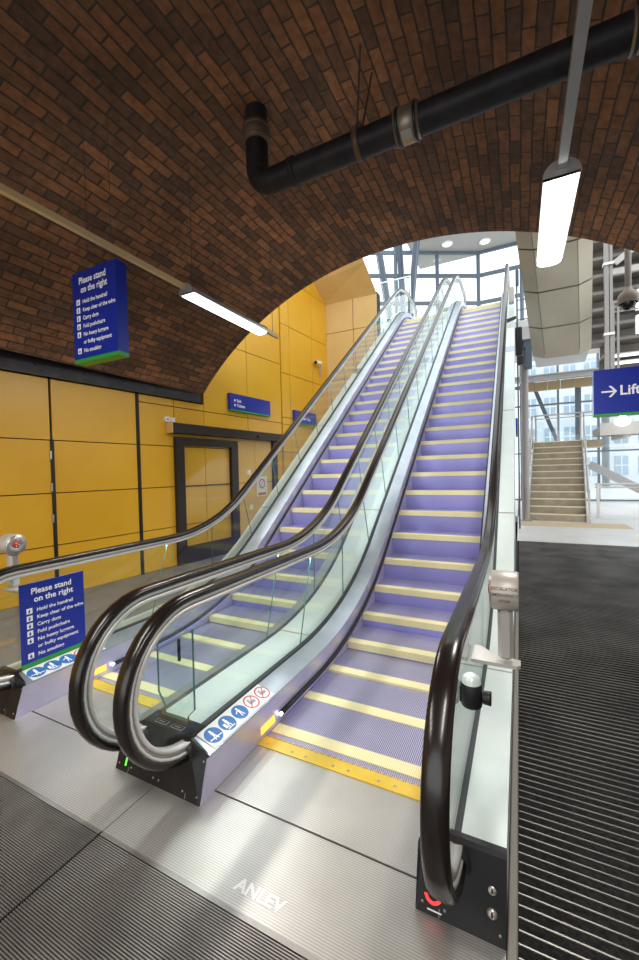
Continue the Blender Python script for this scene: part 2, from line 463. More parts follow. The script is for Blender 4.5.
# floors
mb = MB()
mb.box(-.053, 9., 9.6, 45, -.2, 0, 0)
mb.box(-9., -.02, 14.4, 45, -.2, 0, 0)
mb.box(2.2, 9., YE, 9.6, -.2, 0, 0)
mb.box(-9, -3.34, 1.12, 14.4, -.2, 0, 1)
mb.box(-9, 2.5, YB, -1.6, -.2, 0, 1)
mb.box(-9, -4.6, -1.6, 1.12, -.2, 0, 1)
mb.box(2.2, 2.5, -1.6, YE, -.2, 0, 1)
struct('floor', mb, [M_floor, M_floor2])
mb = MB(); mb.box(-10, 9.5, YB, 22, -.7, -.5); struct('underfloor_light_block', mb, M_joint)  # added dark slab, keeps sky light out from below the floor
mb = MB(); mb.box(-9, 3, 14.6, 19.5, 6.1, 6.33)
struct('floor_upper', mb, M_floor)

# entrance matting
t = thing('entrance_mat', (1.05, 4.1, 0), 'black ribbed entrance mat with pale metal bars along the right of the escalators', 'mat')
mb = MB(); mb.box(-.053, 2.2, -1.6, 9.6, -.06, -.004); build('carpet_insert', mb, M_mat, t)
mb = MB(); y = -1.58
while y < 9.6:
    mb.box(-.02, 2.2, y, y+.0055, -.03, .001); y += .0445
build('metal_bar', mb, M_matbar, t)['kind'] = 'stuff'
def front_mat(x0, x1, label):
    t = thing('entrance_mat', ((x0+x1)/2, 0, 0), label, 'mat')
    mb = MB(); mb.box(x0, x1, -1.6, 1.118, -.06, -.004); build('carpet_insert', mb, M_mat2, t)
    mb = MB(); y = -1.58
    while y < 1.11:
        mb.box(x0, x1, y, y+.0044, -.03, .001); y += .0088
    build('metal_bar', mb, M_matbar2, t)['kind'] = 'stuff'
    mb = MB(); mb.box(x0, x1, 1.104, 1.12, -.03, .002); build('edge_trim', mb, M_matbar, t)
front_mat(-1.695, -.060, 'dark grey finely ribbed mat below the lettered floor plate')
front_mat(-4.6, -1.705, 'dark grey finely ribbed mat at the left foot of the picture')
mb = MB(); mb.bbox(-.052, -.022, 1.30, 6.15, 0, .05, .006)
tag(build('kerb_strip', mb, mat('kerb_beige', (.30, .28, .25), .7)), 'thin beige kerb strip between the right escalator and the black mat', 'kerb')

# ------------------------------------------------------------------ escalators
Y1, Y2, TH = 3.575, 12.3, radians(36.0)
HH = math.tan(TH)*(Y2-Y1)
NF, NA, NI = 4, 12, 44
def path(z0, R1, R2, ya, yb):
    T1, T2 = R1*math.tan(TH/2), R2*math.tan(TH/2)
    p = [(ya+(Y1-T1-ya)*i/NF, z0) for i in range(NF)]
    c = (Y1-T1, z0+R1)
    p += [(c[0]+R1*cos(-pi/2+TH*i/NA), c[1]+R1*sin(-pi/2+TH*i/NA)) for i in range(NA+1)]
    c2 = (Y2+T2, z0+HH-R2); st = p[-1]
    en = (c2[0]+R2*cos(pi/2+TH), c2[1]+R2*sin(pi/2+TH))
    p += [(st[0]+(en[0]-st[0])*i/NI, st[1]+(en[1]-st[1])*i/NI) for i in range(1, NI)]
    p += [(c2[0]+R2*cos(pi/2+TH*(1-i/NA)), c2[1]+R2*sin(pi/2+TH*(1-i/NA))) for i in range(NA+1)]
    q = p[-1]
    p += [(q[0]+(yb-q[0])*i/NF, q[1]) for i in range(1, NF+1)]
    return p
YT = 13.9
YL, ZL, RLOOP = 1.52, .568, .404
def loop_path(r, ytail, dz):
    """full handrail line: newel loop, run, top newel loop; r = loop radius"""
    p = [(YL+ytail, ZL-r), (YL+ytail*.5, ZL-r)]
    p += [(YL-r*sin(pi*i/20), ZL-r*cos(pi*i/20)) for i in range(21)]
    p += path(ZL+r, 2.05-(r-RLOOP), 2.6+(r-RLOOP), YL, YT)[1:]
    p += [(YT+r*sin(pi*i/16), ZL+HH+r*cos(pi*i/16)) for i in range(1, 17)]
    p += [(YT-.1, ZL+HH-r)]
    return p
def sweep(mb, pts, x, section, mi=0, smooth=True):
    n = len(section); vs = []
    for i, (y, z) in enumerate(pts):
        a = pts[max(i-1, 0)]; b = pts[min(i+1, len(pts)-1)]
        ty, tz = b[0]-a[0], b[1]-a[1]; l = math.hypot(ty, tz); ty /= l; tz /= l
        # outward normal = left of travel
        ny, nz = -tz, ty
        for u, v in section: vs.append((x+u, y+ny*v, z+nz*v))
    fs = []
    for i in range(len(pts)-1):
        for k in range(n):
            j = (k+1) % n; fs.append((i*n+k, i*n+j, (i+1)*n+j, (i+1)*n+k))
    fs.append(tuple(range(n-1, -1, -1))); fs.append(tuple((len(pts)-1)*n+k for k in range(n)))
    mb.add(vs, fs, mi, smooth); return mb
SEC_RAIL = [(-.040, -.012), (-.036, -.018), (-.026, -.018), (.026, -.018), (.036, -.018), (.040, -.012), (.041, 0.), (.037, .010), (.026, .016), (.010, .019), (-.010, .019), (-.026, .016), (-.037, .010), (-.041, 0.)]
def rect(w, v0, v1): return [(-w/2, v0), (w/2, v0), (w/2, v1), (-w/2, v1)]

STEP_W = None
def make_escalator(name, label, xsl, xsr, xgl, xgr, xol, xor_, shared_side, extra):
    xc = (xsl+xsr)/2
    E = thing(name, (xc, 1.41, 0), label, 'escalator')
    # ---- steps
    w0, w1 = xsl+.003, xsr-.003; wx = (w1-w0)/2
    zst = path(-.004, 3.0, 2.6, 1.965, 14.0)
    L = [0.]
    for a, b in zip(zst[:-1], zst[1:]): L.append(L[-1]+math.hypot(b[0]-a[0], b[1]-a[1]))
    def at(s):
        for i in range(len(L)-1):
            if L[i+1] >= s:
                f = (s-L[i])/(L[i+1]-L[i]); a, b = zst[i], zst[i+1]
                return a[0]+(b[0]-a[0])*f, a[1]+(b[1]-a[1])*f
        return zst[-1]
    P = .4125
    # phase so that a nosing falls at y=5.38 on the incline
    s = 0
    while at(s)[0] < 5.38: s += .002
    s0 = s % P
    mb = MB()
    mb.box(-wx, wx, 0, .41, -.03, 0, 0)
    for k in range(6):       # curved riser
        z0, z1 = -.0-.045*k, -.0-.045*(k+1); y0 = .012*(k/6)**2*3; y1 = .012*((k+1)/6)**2*3
        mb.add([(-wx, y0, z0), (wx, y0, z0), (wx, y1, z1), (-wx, y1, z1)], [(3, 2, 1, 0)], 1, True)
    first = build('step', mb, [M_step, M_riser], E, world=False)
    sb = MB()
    sb.box(-wx, wx, -.003, .085, -.001, .0035); sb.box(-wx, wx, -.004, .0, -.055, .0035)
    strip = build('demarcation_strip', sb, M_demarc, first, world=False); strip['label'] = 'pale yellow step edge'
    k = 0; s = s0
    while s < L[-1]-.45:
        y, z = at(s)
        st = first if k == 0 else copy_part(first, E)
        st.location = (0, y-1.41, z); k += 1; s += P
    mb = MB(); mb.box(w0, w1, 1.966, 2.5, -.30, -.28); mb.box(w0, w1, 1.966, at(s0)[0]+.02, -.02, -.005)
    build('step', mb, M_step, E)
    # ---- comb and floor plates
    mb = MB(); mb.box(xsl+.002, xsr-.002, 1.885, 1.966, -.02, .006)
    for kx in range(70):
        x = xsl+.01+(xsr-xsl-.02)*kx/69; mb.box(x-.0025, x+.0025, 1.966, 1.985, -.012, .003)
    cp = build('comb_plate', mb, M_comb, E); cp['label'] = 'yellow comb plate'
    for kx in range(8):
        x = xsl+.07+(xsr-xsl-.14)*kx/7+(.02 if kx % 2 else -.02)
        mb = MB(); mb.lathe((x, 1.915, .006), (0, 0, 1), [(.008, 0), (.008, .0015), (0, .002)], 10)
        build('screw', mb, M_ssteel, cp)
    for y0, y1 in ((1.122, 1.512), (1.522, 1.885)):
        mb = MB()
        if y1 < 1.6: mb.box(xol+.002, min(xor_-.002, -.05), y0, y1, -.03, 0)
        else: mb.box(xsl+.002, xsr-.002, y0, y1, -.03, 0)
        pl = build('floor_plate', mb, M_plate, E)
        extra.setdefault('plates', []).append(pl)
    mb = MB(); mb.box(xsl, xsr, 1.51, 1.524, -.04, -.006); build('seam_gasket', mb, M_seam, E)
    # ---- balustrades
    for side, xs, xg, xo in ((-1, xsl, xgl, xol), (1, xsr, xgr, xor_)):
        sg = 1 if side < 0 else -1        # direction from glass to the lane
        X = lambda pts, x: [(x, y, z) for y, z in pts]
        mb = MB(); sweep(mb, loop_path(RLOOP, .10, 0), xg, SEC_RAIL)
        build('handrail', mb, M_rubber, E)
        mb = MB()
        sweep(mb, loop_path(RLOOP, .10, 0), xg, rect(.060, -.034, -.0175), 0)
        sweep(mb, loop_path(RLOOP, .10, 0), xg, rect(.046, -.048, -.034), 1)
        sweep(mb, loop_path(RLOOP, .10, 0), xg, rect(.052, -.068, -.048), 0)
        build('handrail_guide', mb, [M_guide, M_guide2], E)
        # glass panels
        bp = path(.225, 2.8, 2.3, YL, YT); rp = path(.905, 2.13, 2.55, YL, YT)
        cuts = [0, NF, NF+6, NF+NA] + list(range(NF+NA+4, NF+NA+NI+1, 4)) + [NF+NA+NI+NA, len(bp)-1]
        for c0, c1 in zip(cuts[:-1], cuts[1:]):
            lo = bp[c0:c1+1]; hi = rp[c0:c1+1]
            poly = lo + hi[::-1]
            if c0 == 0: poly += [(YL-.345*sin(pi*i/14), ZL+.345*cos(pi*i/14)) for i in range(1, 14)]
            if c1 == len(bp)-1:
                n_ = len(lo); poly = lo + [(YT+.33*sin(pi*i/12), ZL+HH-.33*cos(pi*i/12)) for i in range(1, 12)] + hi[::-1]
            # thin gap between neighbours comes from the dark edge strip
            mb = MB(); th = .0045; n = len(poly)
            vs = [(xg-th, y, z) for y, z in poly] + [(xg+th, y, z) for y, z in poly]
            mb.add(vs, [tuple(range(n)), tuple(range(2*n-1, n-1, -1))], 0)
            def edge(p, q):
                d = V((0, q[0]-p[0], q[1]-p[1])); t_ = V((0, d.y, d.z)).normalized(); o_ = V((0, -t_.z, t_.y))*.0025
                mb.obox(V((xg-th, p[0], p[1]))-o_/2, (2*th, 0, 0), d, o_, 1)
            if c1 < len(bp)-1: edge(lo[-1], hi[-1])
            build('glass_panel', mb, [M_glass, M_glassedge], E)
        # glass clamp gasket
        gp = path(.245, 2.78, 2.3, YL, YT)
        mb = MB(); sweep(mb, path(.232, 2.8, 2.3, YL-.03, YT), xg, rect(.034, -.01, .016), 0, False)
        build('glass_gasket', mb, M_gasket, E)
        # inner deck (slopes from glass to skirt), skirt, outer deck
        di = path(.236, 2.8, 2.3, 1.505, 14.2); ds = path(.198, 2.8, 2.3, 1.487, 14.2)
        mb = MB(); mb.ribbon(X(di, xg+sg*.015), X(ds, xs)); 
        lowd = [(y, z-.006) for y, z in ds]; mb.ribbon(X(ds, xs), X(lowd, xs+sg*.002), 0, False)
        build('inner_deck', mb, M_ideck, E)
        sk0 = path(.192, 2.8, 2.3, 1.47, 14.2); sk1 = path(-.40, 3.2, 2.3, 1.41, 14.2)
        sk1 = [(y, max(z, 0.0) if y < 1.9 else z) for y, z in sk1]
        sk1 = [(1.412, 0.0), (1.885, 0.0), (1.886, -.4)] + [q for q in sk1 if q[0] > 1.9]
        mb = MB()
        poly = sk0 + sk1[::-1]
        n = len(poly); vs = [(xs, y, z) for y, z in poly] + [(xs-sg*.004, y, z) for y, z in poly]
        mb.add(vs, [tuple(range(n)), tuple(range(2*n-1, n-1, -1))])
        skirt = build('skirt_panel', mb, M_skirt, E)
        # skirt brush with bright end
        br = [q for q in path(.055, 3.0, 2.5, 1.5, 13.6) if q[0] > 2.3]; br = [(2.12, .055)] + br
        mb = MB(); sweep(mb, br, xs+sg*.014, [(-.013, -.014), (.010, -.010), (.013, 0), (.010, .010), (-.013, .014)])
        b_ = build('skirt_brush', mb, M_dark, E)
        mb = MB(); mb.lathe((xs+sg*.014, 2.132, .056), (0, -1, 0), [(.013, 0), (.013, .012), (.006, .02), (0, .022)], 10)
        build('light_tip', mb, M_tip, b_)['label'] = 'bright white tip'
        hl = path(.028, 3.0, 2.5, 1.5, 13.6); hl = [(2.2, .028)] + [q for q in hl if q[0] > 2.3]
        mb = MB(); sweep(mb, hl, xs+sg*.006, rect(.006, -.004, .004)); build('skirt_light', mb, M_violet, E)
        mb = MB(); mb.box(xs+sg*.0005, xs+sg*.004, 1.925, 2.07, .035, .078); build('comb_light', mb, M_orange, E)['label'] = 'glowing orange comb light'
        od = path(.246, 2.8, 2.3, 1.49, 14.2)
        mb = MB(); mb.ribbon(X(od, xg-sg*.015), X(od, xo)); build('outer_deck', mb, M_deck, E)
        mid = xo in (-1.70, -1.7)
        for yj in (2.85, 4.75, 6.6, 8.45, 9.55, 11.3):
            zj = None
            for a, b in zip(od[:-1], od[1:]):
                if a[0] <= yj <= b[0]: zj = a[1]+(b[1]-a[1])*(yj-a[0])/(b[0]-a[0]); sl = (b[1]-a[1])/(b[0]-a[0])
            mb = MB(); wdt = .012 if yj != 8.45 else .22  # narrow joint strips and one wide grey band
            o_ = V((xg-sg*.018, yj, zj+.001)); mb.obox(o_, (xo-xg+sg*.018, 0, 0), (0, wdt, wdt*sl), (0, -.0015*sl, .0015))
            build('deck_strip', mb, M_ideck if wdt > .1 else M_guide2, E)
        if not mid:
            lo = [(y, max(0., z-1.15)) for y, z in od]
            mb = MB(); mb.ribbon(X(od, xo), X(lo, xo), 0, False)
            build('side_cladding', mb, M_deck, E)
        # newel base
        mb = MB(); wv = []
        yb_ = 1.60 if mid else 1.515
        secs = [(xs-sg*.003, .196, 1.495), (xg+sg*.02, .243, 1.51), (xg+sg*.0199, .250, yb_), (xo, .252, yb_)]
        for x, zt, yr in secs:
            wv += [(x, 1.408, 0.), (x, 1.482, zt-.012), (x, 1.492, zt+.002), (x, yr, zt+.002), (x, yr, 0.)]
        fs = []
        for i in range(3):
            for k_ in range(5):
                j = (k_+1) % 5; fs.append((i*5+k_, i*5+j, (i+1)*5+j, (i+1)*5+k_))
        fs += [tuple(range(4, -1, -1)), tuple(15+q for q in range(5))]
        mb.add(wv, fs)
        nb = build('newel_base', mb, M_newel, E); nb['label'] = 'black newel plate'
        # thin line dividing the plate and screws
        fr = lambda x, z, e=.001: (x, 1.408+.074*z/.19-e, z)
        for x in (xs-sg*.025, xg+sg*.03, xo+sg*.02):
            for z in (.03, .17):
                mb = MB(); mb.lathe(fr(x, z), (0, -1, .37), [(.005, 0), (.005, .002), (0, .003)], 10)
                build('screw', mb, M_guide2, nb)
        mb = MB(); mb.obox(fr(xg-.0+sg*.05, .004), (.002, 0, 0), V(fr(0, .18))-V(fr(0, .004)), (0, -.001, 0)); build('plate_seam', mb, M_guide2, nb)
        # rail entry boot
        mb = MB(); mb.lathe((xg, 1.50, ZL-RLOOP+.01), (0, -1, 0), [(.066, 0), (.064, .02), (.056, .04), (.045, .045)], 20)
        build('rail_entry_boot', mb, M_dark, E)
        extra[(name, side)] = dict(base=nb, fr=fr, xs=xs, xg=xg, xo=xo, sg=sg)
    return E

EX = {}
right_label = 'right escalator of the pair, beside the black ribbed mat, with violet tinted steps'
left_label = 'left escalator of the pair, nearest the yellow wall'
ESC_R = make_escalator('escalator', right_label, -1.395, -.358, -1.544, -.225, -1.70, -.055, 'L', EX)
n1 = 'escalator'
keyR = {k: v for k, v in EX.items()}
EX2 = {}
ESC_L = make_escalator('escalator', left_label, -3.015, -2.005, -3.180, -1.856, -3.34, -1.70, 'R', EX2)

# indicators on newel plates
R_r, R_l = EX[('escalator', 1)], EX[('escalator', -1)]
L_r, L_l = EX2[('escalator', 1)], EX2[('escalator', -1)]
up_ = V((0, .074, .19)).normalized(); rt_ = V((1, 0, 0))
mb = MB(); c = V(R_r['fr'](-.296, .062, .004))
mb.disc(c, rt_, up_,  .031, 28, 0, .021)
build('indicator_ring', mb, M_ledred, R_r['base'])['label'] = 'glowing red ring light'
mb = MB(); mb.obox(V(R_r['fr'](-.315, .016, .003)), (.05, 0, 0), up_*.004, (0, -.001, 0))
mb.obox(V(R_r['fr'](-.137, .160, .003)), (.028, 0, 0), up_*.005, (0, -.001, 0)); mb.obox(V(R_r['fr'](-.10, .172, .003)), (.006, 0, 0), up_*.010, (0, -.001, 0)); mb.obox(V(R_r['fr'](-.078, .163, .003)), (.015, 0, 0), up_*.005, (0, -.001, 0))
mb.obox(V(R_r['fr'](-.122, .100, .003)), (.018, 0, 0), up_*.005, (0, -.001, 0)); mb.obox(V(R_r['fr'](-.098, .100, .003)), (.030, 0, 0), up_*.005, (0, -.001, 0))
build('plate_marking', mb, M_ink, R_r['base'])
for z in (.138, .078):
    c = V(R_r['fr'](-.100, z, .0))
    mb = MB(); mb.lathe(c, (0, -1, .37), [(.017, 0), (.017, .006), (.012, .012), (.0, .013)], 20); mb.obox(c+V((-.003, -.0145, -.008+.005)), (.006, 0, 0), (0, -.002, .0), (0, 0, .018), 1)
    build('key_switch', mb, [M_ssteel, M_dark], R_r['base'])
mb = MB(); mb.obox(V(L_r['fr'](-1.935, .030, .003)), (.010, 0, 0), up_*.055, (0, -.002, 0)); mb.obox(V(L_r['fr'](-1.941, .085, .003)), (.022, 0, 0), up_*.012, (0, -.002, 0))
build('indicator_light', mb, M_ledgreen, L_r['base'])['label'] = 'glowing green indicator'

for x in (-1.76, -1.645):
    mb = MB(); mb.box(x-.042, x+.042, 1.508, 1.540, .2535, .2555, 0); mb.box(x-.038, x+.038, 1.511, 1.537, .2555, .2562, 1); mb.box(x-.022, x+.018, 1.521, 1.526, .2562, .2566, 0)
    E_, b_ = (ESC_R, R_l['base']) if x > -1.7 else (ESC_L, L_r['base'])
    build('rating_plate', mb, [M_guide2, M_newel], b_)
# pictogram stickers on the inner decks (left balustrade of each lane)
def sticker(E, info, y0=1.535, y1=2.08):
    sg, xs, xg = info['sg'], info['xs'], info['xg']
    xa_, xb_ = xg+sg*.020, xs-sg*.006
    za, zb = .2375, .2005
    a = V((0, 1, 0)); b = (V((xa_, 0, za))-V((xb_, 0, zb))); W = b.length; b.normalize()
    nrm = a.cross(b);  nrm = nrm if nrm.z > 0 else -nrm
    o = V((xb_, y0, zb)) + nrm*.001
    mb = MB(); mb.obox(o, a*(y1-y0), b*W, nrm*.0008)
    s_ = build('safety_sticker', mb, M_white, E); s_['label'] = 'white strip of round safety pictograms'
    def P(u, v, h=.0012): return o + a*u + b*v + nrm*h
    n = 5
    for i in range(n):
        c = P(.058+i*(y1-y0-.10)/(n-1), W/2)
        r = W*.40
        mb = MB()
        if i < 3:
            mb.disc(c, a, b, r, 24, 0)
            hc = c + nrm*.0006; uu = -b if sg < 0 else b
            uu = b; rr_ = -a
            # simple standing figure(s) on a step
            mb.disc(hc+uu*r*.55, rr_, uu, r*.15, 10, 1)
            mb.add([hc+uu*r*.38-rr_*r*.18, hc+uu*r*.38+rr_*r*.18, hc-uu*r*.15+rr_*r*.13, hc-uu*r*.15-rr_*r*.13], [(0, 1, 2, 3)], 1)
            for d in (-.1, .1): mb.add([hc-uu*r*.12+rr_*r*(d-.07), hc-uu*r*.12+rr_*r*(d+.07), hc-uu*r*.62+rr_*r*(d*1.9+.06), hc-uu*r*.62+rr_*r*(d*1.9-.06)], [(0, 1, 2, 3)], 1)
            if i == 0: mb.add([hc-uu*r*.5-rr_*r*.75, hc-uu*r*.38-rr_*r*.78, hc-uu*r*.28+rr_*r*.8, hc-uu*r*.4+rr_*r*.8], [(0, 1, 2, 3)], 1)
            if i == 1:
                mb.add([hc+uu*r*.15+rr_*r*.3, hc+uu*r*.15+rr_*r*.62, hc-uu*r*.5+rr_*r*.62, hc-uu*r*.5+rr_*r*.3], [(0, 1, 2, 3)], 1)
                mb.add([hc-uu*r*.72-rr_*r*.5, hc-uu*r*.62-rr_*r*.5, hc-uu*r*.62+rr_*r*.55, hc-uu*r*.72+rr_*r*.55], [(0, 1, 2, 3)], 1)
            if i == 2: mb.add([hc+uu*r*.25+rr_*r*.15, hc+uu*r*.35+rr_*r*.2, hc+uu*r*.1+rr_*r*.6, hc-uu*r*.02+rr_*r*.55], [(0, 1, 2, 3)], 1)
            p_ = build('pictogram', mb, [M_stkblue, M_ink], s_); p_['label'] = 'blue round pictogram'
        else:
            mb.disc(c, a, b, r, 26, 0, r*.84)
            hc = c + nrm*.0006; e1 = (a+b).normalized(); e2 = (a-b).normalized()
            mb.add([hc+e1*r*.9-e2*r*.06, hc+e1*r*.9+e2*r*.06, hc-e1*r*.9+e2*r*.06, hc-e1*r*.9-e2*r*.06], [(0, 1, 2, 3)], 0)
            hc -= nrm*.0003
            mb.add([hc-b*r*.3+a*r*.5, hc+b*r*.05+a*r*.55, hc+b*r*.2-a*r*.4, hc-b*r*.3-a*r*.45], [(0, 1, 2, 3)], 1)
            mb.disc(hc+b*r*.35-a*r*.2, a, b, r*.16, 10, 1)
            p_ = build('pictogram', mb, [M_red, M_grey], s_); p_['label'] = 'red ringed prohibition pictogram'
sticker(ESC_R, R_l); sticker(ESC_L, L_l)

# cast maker's lettering on the floor plate
mb = MB(); text_mb(mb, 'ANLEV', (-1.005, 1.180, .0012), (1, 0, 0), (0, 1, 0), .066, bold=.032, sx=1.06)
bl = build('cast_lettering', mb, mat('cast_letter', (.74, .73, .71), .4, .3), EX['plates'][0]); bl['label'] = 'raised pale lettering'
# anti-slide glass plate between the two balustrades
t = thing('anti_slide_screen', (-1.68, 1.565, .25), 'small clear glass anti-slide screen standing between the two middle handrails', 'glass screen')
mb = MB(); th = .005
poly = [(-1.775, .276), (-1.775, .32), (-1.822, .39), (-1.822, .78), (-1.556, .78), (-1.556, .35), (-1.605, .30), (-1.605, .276)]
n = len(poly)
mb.add([(x, 1.56-th, z) for x, z in poly]+[(x, 1.56+th, z) for x, z in poly], [tuple(range(n)), tuple(range(2*n-1, n-1, -1))], 0)
for i in range(n):
    p, q = poly[i], poly[(i+1) % n]
    if i != 3: mb.bar((p[0], 1.56, p[1]), (q[0], 1.56, q[1]), .004 if i > 3 else .002, .010, (0, 1, 0), 1)
# keep clear of the balustrade glass
build('glass_plate', mb, [M_glass, M_glassedge], t)
mb = MB(); mb.box(-1.80, -1.60, 1.548, 1.572, .256, .276); build('foot_bar', mb, M_coup2, t)
mb = MB(); mb.bbox(-1.655, -1.635, 1.54, 1.556, .60, .72, .006); build('strap', mb, M_dark, t)

# ------------------------------------------------------------------ emergency stop posts
def stop_post(x0, x1, y, z, r, label, facing, base_z, text=False):
    xm = (x0+x1)/2
    t = thing('emergency_stop_post', (xm, y, base_z), label, 'emergency stop')
    mb = MB(); mb.lathe((x0, y, z), (1, 0, 0), [(0, 0), (r*.96, 0), (r, .006), (r, x1-x0-.006), (r*.96, x1-x0), (0, x1-x0)], 36)
    h = build('button_housing', mb, M_stop, t)
    fx = x1 if facing > 0 else x0
    mb = MB()
    mb.lathe((fx, y, z), (facing, 0, 0), [(r*.86, 0), (r*.84, .006), (r*.34, .008), (r*.32, .002)], 32, 0)
    build('steel_ring', mb, M_ssteel, t)
    mb = MB(); mb.lathe((fx, y, z), (facing, 0, 0), [(r*.32, .0), (r*.32, .008), (r*.24, .013), (0, .015)], 24); b = build('push_button', mb, M_red, t); b['label'] = 'red stop button'
    mb = MB()
    for k in range(3):
        t_ = 2*pi*k/3; mb.disc((fx+facing*.016, y+cos(t_)*r*.15, z+sin(t_)*r*.15), (0, 1, 0), (0, 0, 1), r*.06, 8)
    build('button_mark', mb, M_ink, b)
    zc = z-r*.9
    mb = MB(); mb.bbox(xm-.032, xm+.032, y-.03, y+.03, base_z+.018, zc, .014); build('post', mb, M_stop, t)
    return t, h, xm
t, h, xm = stop_post(-.122, -.008, 2.0, 1.035, .088, 'beige emergency stop head with three lines of lettering on a post beside the right handrail', -1, .705)
for k, (s_, a_) in enumerate((('ESCALATOR', 14), ('EMERGENCY', -3), ('STOP', -21))):
    mb = MB(); a_ = radians(a_); o = V((xm, 2.0-cos(a_)*.0895, 1.035+sin(a_)*.0895)); text_mb(mb, s_, o, (1, 0, 0), (0, -sin(a_)*-1*1.0, cos(a_)), .0195, 'CENTER', .012)
    build('lettering', mb, M_coup2, t)['label'] = 'small dark capital lettering'
mb = MB(); mb.prism([(-.212, -.035), (-.02, -.035), (-.004, -.02), (-.004, .035), (-.03, .04), (-.11, .05), (-.18, .13), (-.212, .13)], (0, 2.0, .69), (1, 0, 0), (0, 1, 0), (0, 0, .016)); build('bracket_plate', mb, M_stop, t)
t, h, xm = stop_post(-3.37, -3.26, 1.58, 1.125, .075, 'steel faced emergency stop button on a short post behind the left handrail', 1, .80)
mb = MB(); mb.bbox(xm-.05, xm+.12, 1.53, 1.63, .79, .805, .006); build('bracket_plate', mb, M_stop, t)
# black sensor under the right handrail
t = thing('sensor_drum', (-.165, 1.88, .6), 'small black drum shaped sensor clamped to glass below the right handrail', 'sensor')
mb = MB(); mb.lathe((-.178, 1.64, .67), (0, 0, 1), [(0, 0), (.037, 0), (.04, .008), (.04, .085), (.037, .09)], 24); build('drum', mb, M_dark, t)
mb = MB(); mb.lathe((-.178, 1.64, .76), (0, 0, 1), [(.037, 0), (.032, .02), (.018, .032), (0, .036)], 24); build('dome_cap', mb, M_deck, t)
mb = MB(); mb.lathe((-.136, 1.64, .71), (1, 0, 0), [(.024, 0), (.026, .02), (.026, .03), (0, .031)], 16); build('cable_gland', mb, M_dark, t)
mb = MB(); mb.box(-.2195, -.205, 1.62, 1.66, .685, .745); build('clamp', mb, M_dark, t)

# ------------------------------------------------------------------ signs
LINES = [('Hold the handrail', .335), ('Keep clear of the edge', .425), ('Carry dogs', .515), ('Fold pushchairs', .605), ('No heavy luggage', .695), ('or bulky equipment', .78), ('No smoking', .875)]
def stand_sign(root, o, right, up, nrm, w, h, thick, band=.05):
    o, right, up, nrm = V(o), V(right), V(up), V(nrm)      # o = top-left front corner
    mb = MB(); mb.obox(o-up*h*(1-band), right*w, up*h*(1-band), -nrm*thick); build('sign_panel', mb, M_blue, root)
    mb = MB(); mb.obox(o-up*h, right*w, up*h*band, -nrm*thick); build('green_band', mb, M_green, root)
    e = nrm*.0015; mb = MB()
    text_mb(mb, 'Please stand', o+right*w*.16-up*h*.135+e, right, up, h*.100, bold=.022, sx=w/h*1.27)
    build('lettering', mb, M_ink, root)['label'] = 'white heading'; mb = MB()
    text_mb(mb, 'on the right', o+right*w*.20-up*h*.235+e, right, up, h*.100, bold=.022, sx=w/h*1.27)
    build('lettering', mb, M_ink, root)['label'] = 'white heading'
    for s_, f in LINES:
        mb = MB(); text_mb(mb, s_, o+right*w*.235-up*h*(f+.02)+e, right, up, h*.062, bold=.018, sx=w/h*1.30)
        build('lettering', mb, M_ink, root)
    for k, (s_, f) in enumerate(LINES):
        if s_.startswith('or'): continue
        mb = MB(); q = o+right*w*.09-up*h*(f+.028)+e; a_ = w*.085
        mb.add([q, q+right*a_, q+right*a_+up*a_, q+up*a_], [(0, 1, 2, 3)], 0)
        c = q+right*a_/2+up*a_/2+nrm*.0008
        mb.disc(c+up*a_*.22, right, up, a_*.1, 8, 1)
        mb.add([c-right*a_*.16+up*a_*.1, c+right*a_*.16+up*a_*.1, c+right*a_*(.05+.03*k)-up*a_*.34, c-right*a_*.2-up*a_*.34], [(0, 1, 2, 3)], 1)
        build('icon', mb, [M_ink, M_blue], root)
t = thing('glass_notice', (-3.17, 1.535, .24), 'blue please stand on the right notice fixed to the left balustrade glass', 'sign')
stand_sign(t, (-3.156, 1.535, .845), (0, 1, 0), (0, 0, 1), (1, 0, 0), .465, .60, .004)
# hanging sign
ys = 2.2; sw = .57; sh = .775
t = thing('hanging_sign', (-3.19, ys+.05, 3.36), 'blue please stand on the right sign hanging on two wires below the brick vault', 'sign')
xl_ = -3.478
stand_sign(t, (xl_, ys, 3.37), (1, 0, 0), (0, 0, 1), (0, -1, 0), sw, sh, .10, .04)
for dx in (.15, .46):
    x = xl_+dx; zv = VC[1]+sqrt(VR**2-(x-VC[0])**2)
    mb = MB(); mb.tube([(x, ys+.05, 3.37), (x, ys+.05, zv)], .0025, 6); build('suspension_wire', mb, M_wire, t)

